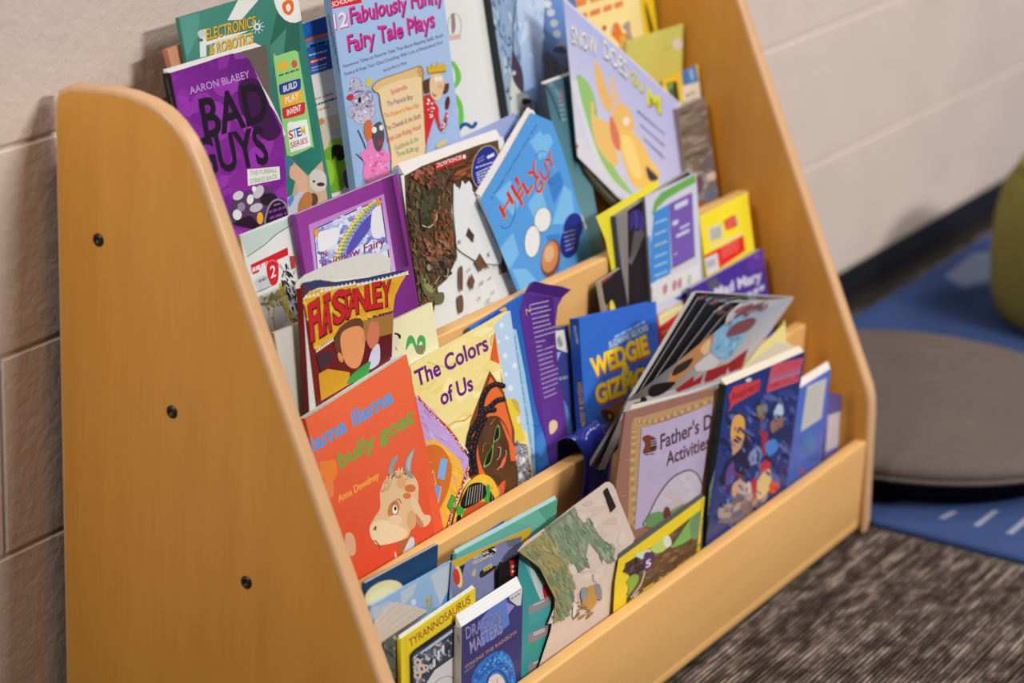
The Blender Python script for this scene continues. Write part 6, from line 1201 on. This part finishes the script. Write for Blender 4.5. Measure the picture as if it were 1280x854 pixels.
def art_bl(s):
    s.grad([(995, 495), (1045, 455), (1030, 590), (985, 620)], K(80, 112, 196), K(76, 106, 194), K(84, 104, 180), K(84, 100, 180), 3, 4); s.poly(c6((637, 268), (740, 224), (712, 440), (602, 512)), K(206, 196, 190))
    for i in range(7): s.scribble(c6((640 - i * 3, 300 + i * 28)), c6((715 - i * 3, 268 + i * 26)), 1.2, K(170, 160, 164), 5, 230 + i)
    s.splats(c6((600, 560), (700, 520), (690, 640), (560, 700)), [K(70, 120, 170), K(90, 110, 190), K(80, 90, 170)], 24, 7, -30, 50, 2, 231); p = c6((605, 720)); s.ell(p[0], p[1], 4, 3, K(170, 90, 90))
book('chapter_book', 'blue book with a cream text panel, just right of the dark blue comic book', 0, .0130, .006, (992, 490.5), (1038.5, 461), K(80, 110, 196), -1, art=art_bl, pages=K(232, 214, 206), fan=.010)
def art_vi(s):
    s.grad([(1036, 490), (1075, 500), (1060, 560), (1030, 590)], K(90, 80, 140), K(80, 70, 120), K(110, 110, 190), K(110, 110, 190), 3, 3); s.poly(c6((748, 425), (825, 400), (806, 585), (735, 620)), K(206, 190, 196)); s.line([c6((785, 430)), c6((770, 600))], 1, K(180, 166, 180), False)
sheet_thing('leaflet', 'small violet blue booklet with a curled top, farthest right on the rack', 0, .0230, c6((740, 300), (770, 308), (830, 318), (900, 325), (912, 345), (880, 380), (868, 450), (855, 560), (850, 640), (720, 700)), K(100, 96, 170), 2, (1035, 492), (1071, 472), art=art_vi, cat='booklet')
# fanned magazine: sheets share a fold at the lower left
def fanned():
    row, tilt = 0, 6
    base = [c3((395, 745), (400, 760)), ]
    O = [((737, 581), (868, 364.5), (930, 368), (991, 372), (985, 380), (900, 470), (800, 520), (748, 580)),
         ((741, 583), (873, 371), (935, 372), (985, 374), (900, 480), (790, 525), (747, 584)),
         ((744, 584.5), (882, 379), (925, 371), (987, 375), (905, 480), (790, 520), (748, 585.5)),
         ((745, 585.5), (893, 390), (912, 377), (989, 375), (905, 480), (790, 515), (749, 587)),
         ((746, 586.5), (901, 398.5), (916, 384), (990, 375), (905, 480), (788, 512), (750, 588)),
         ((748, 587.5), (784, 502), (907, 405), (911, 393), (926, 379), (960, 375), (991, 372.5), (965, 410), (921, 472), (860, 494), (812, 508), (790, 514), (756, 587))]
    org = None; root = None
    for i, ol in enumerate(O):
        d = .0380 - i * .0022
        sh = make_sheet(row, d, (784, 508), (919, 467), tilt)
        o2 = [sh.uv(p) for p in ol]; us = [p[0] for p in o2]; vv = [p[1] for p in o2]
        sh.clip = [(min(us), min(vv)), (max(us), min(vv)), (max(us), max(vv)), (min(us), max(vv))]
        if root is None:
            org = sh.P(min(us), max(vv)); org = Vector((org.x, org.y, FLOORS[0])); root = empty('magazine', org); tag(root, 'glossy magazine fanned open and leaning right, standing above the lilac activity book', 'magazine', GROUPS[0])
        if i < 5:
            sh.poly(ol, K(20, 15, 13)); sh.line([ol[0], ol[1]], 1.1 if i else 4.4, K(150, 140, 134) if i else K(190, 182, 176), False); sh.line([ol[1], ol[2], ol[3]], 1.4, K(206, 196, 190) if i in (0, 3) else K(120, 110, 106), False)
            if i in (1, 2, 3): sh.splats([ol[1], ol[2], ol[3], (ol[1][0] + 40, ol[1][1] + 12)], [K(70, 56, 50), K(110, 100, 100), K(120, 70, 66), K(100, 130, 150)], 26, 6, -10, 20, 3, 240 + i)
        else:
            sh.poly(ol, K(176, 164, 164)); P4 = c4
            sh.grad([(784, 502), (907, 405), (991, 372), (919, 467)], K(90, 70, 60), K(120, 150, 170), K(170, 160, 166), K(196, 184, 180), 4, 3)
            sh.poly(P4((545, 400), (640, 320), (720, 270), (820, 300), (740, 440), (640, 560), (560, 520)), K(124, 162, 190)); sh.splats(P4((560, 420), (700, 290), (800, 300), (700, 500), (600, 550)), [K(120, 160, 190), K(96, 130, 160), K(140, 176, 200)], 50, 5, -50, 30, 3, 251, .06)
            sh.blob(P4((640, 400), (690, 330), (780, 290), (830, 300), (790, 360), (700, 400)), K(120, 66, 62)); sh.blob(P4((690, 250), (760, 210), (830, 210), (820, 250), (740, 265)), K(140, 80, 84)); sh.splats(P4((640, 330), (800, 200), (920, 190), (860, 250), (700, 300)), [K(90, 70, 80), K(130, 110, 120), K(110, 60, 60)], 30, 5, -20, 20, 3, 252)
            sh.blob(P4((270, 690), (320, 590), (450, 470), (560, 390), (540, 470), (440, 590), (330, 690)), K(178, 120, 74)); sh.blob(P4((300, 640), (330, 590), (430, 540), (400, 600), (320, 650)), K(40, 34, 26)); sh.blob(P4((480, 480), (540, 420), (530, 500), (500, 520)), K(210, 170, 120)); sh.blob(P4((150, 760), (180, 710), (290, 690), (320, 700), (250, 760), (180, 785)), K(26, 20, 18)); p = P4((122, 803)); sh.ell(p[0], p[1], 4, 4, K(30, 24, 22)); sh.line(P4((60, 830), (110, 815)), 1.6, K(60, 56, 30), False)
            sh.poly(P4((440, 590), (540, 510), (600, 560), (560, 620), (450, 625)), K(196, 186, 184))
            for q in ([(320, 740), (440, 650), (430, 720), (340, 755)], [(430, 690), (500, 640), (480, 700), (425, 720)], [(520, 620), (660, 570), (640, 640), (500, 690)], [(650, 575), (780, 480), (740, 600), (660, 635)], [(500, 700), (520, 680), (640, 630), (560, 680)]): sh.poly(P4(*q), K(150, 34, 34))
            sh.poly(P4((0, 845), (400, 752), (560, 700), (700, 640), (715, 660), (560, 745), (400, 805), (30, 880)), K(222, 212, 206)); sh.line([ol[2], ol[3], ol[4]], 1.2, K(226, 218, 212)); sh.line([ol[10], ol[9], ol[8]], 2.4, K(206, 194, 188)); sh.line([ol[6], ol[8]], 1.5, K(186, 176, 172), False); sh.poly([(756, 587), (748, 587.5), (784, 502), (790, 505)], K(176, 166, 160))
        sh.build('back_cover' if i == 0 else ('page' if i < 5 else 'front_page'), o2, K(24, 18, 16) if i < 5 else K(176, 164, 164), 0.0004, root, org, K(120, 110, 106))
fanned()
# pale yellow paper behind the fanned magazine, at the right end of the lowest ledge
sheet_thing('paper_sheet', 'pale yellow paper showing right of the fanned magazine, above the dark blue comic', 0, .0300, c4((830, 500), (1000, 330), (1010, 300), (1020, 440), (1090, 480), (1060, 800), (760, 820), (740, 610)), K(240, 218, 140), 4, (945, 440), (983, 405), art=lambda s: (s.poly(c4((740, 610), (960, 440), (1090, 470), (1000, 620), (800, 700)), K(222, 200, 176)),), cat='paper')
# ------------------------------------------------------------------ end
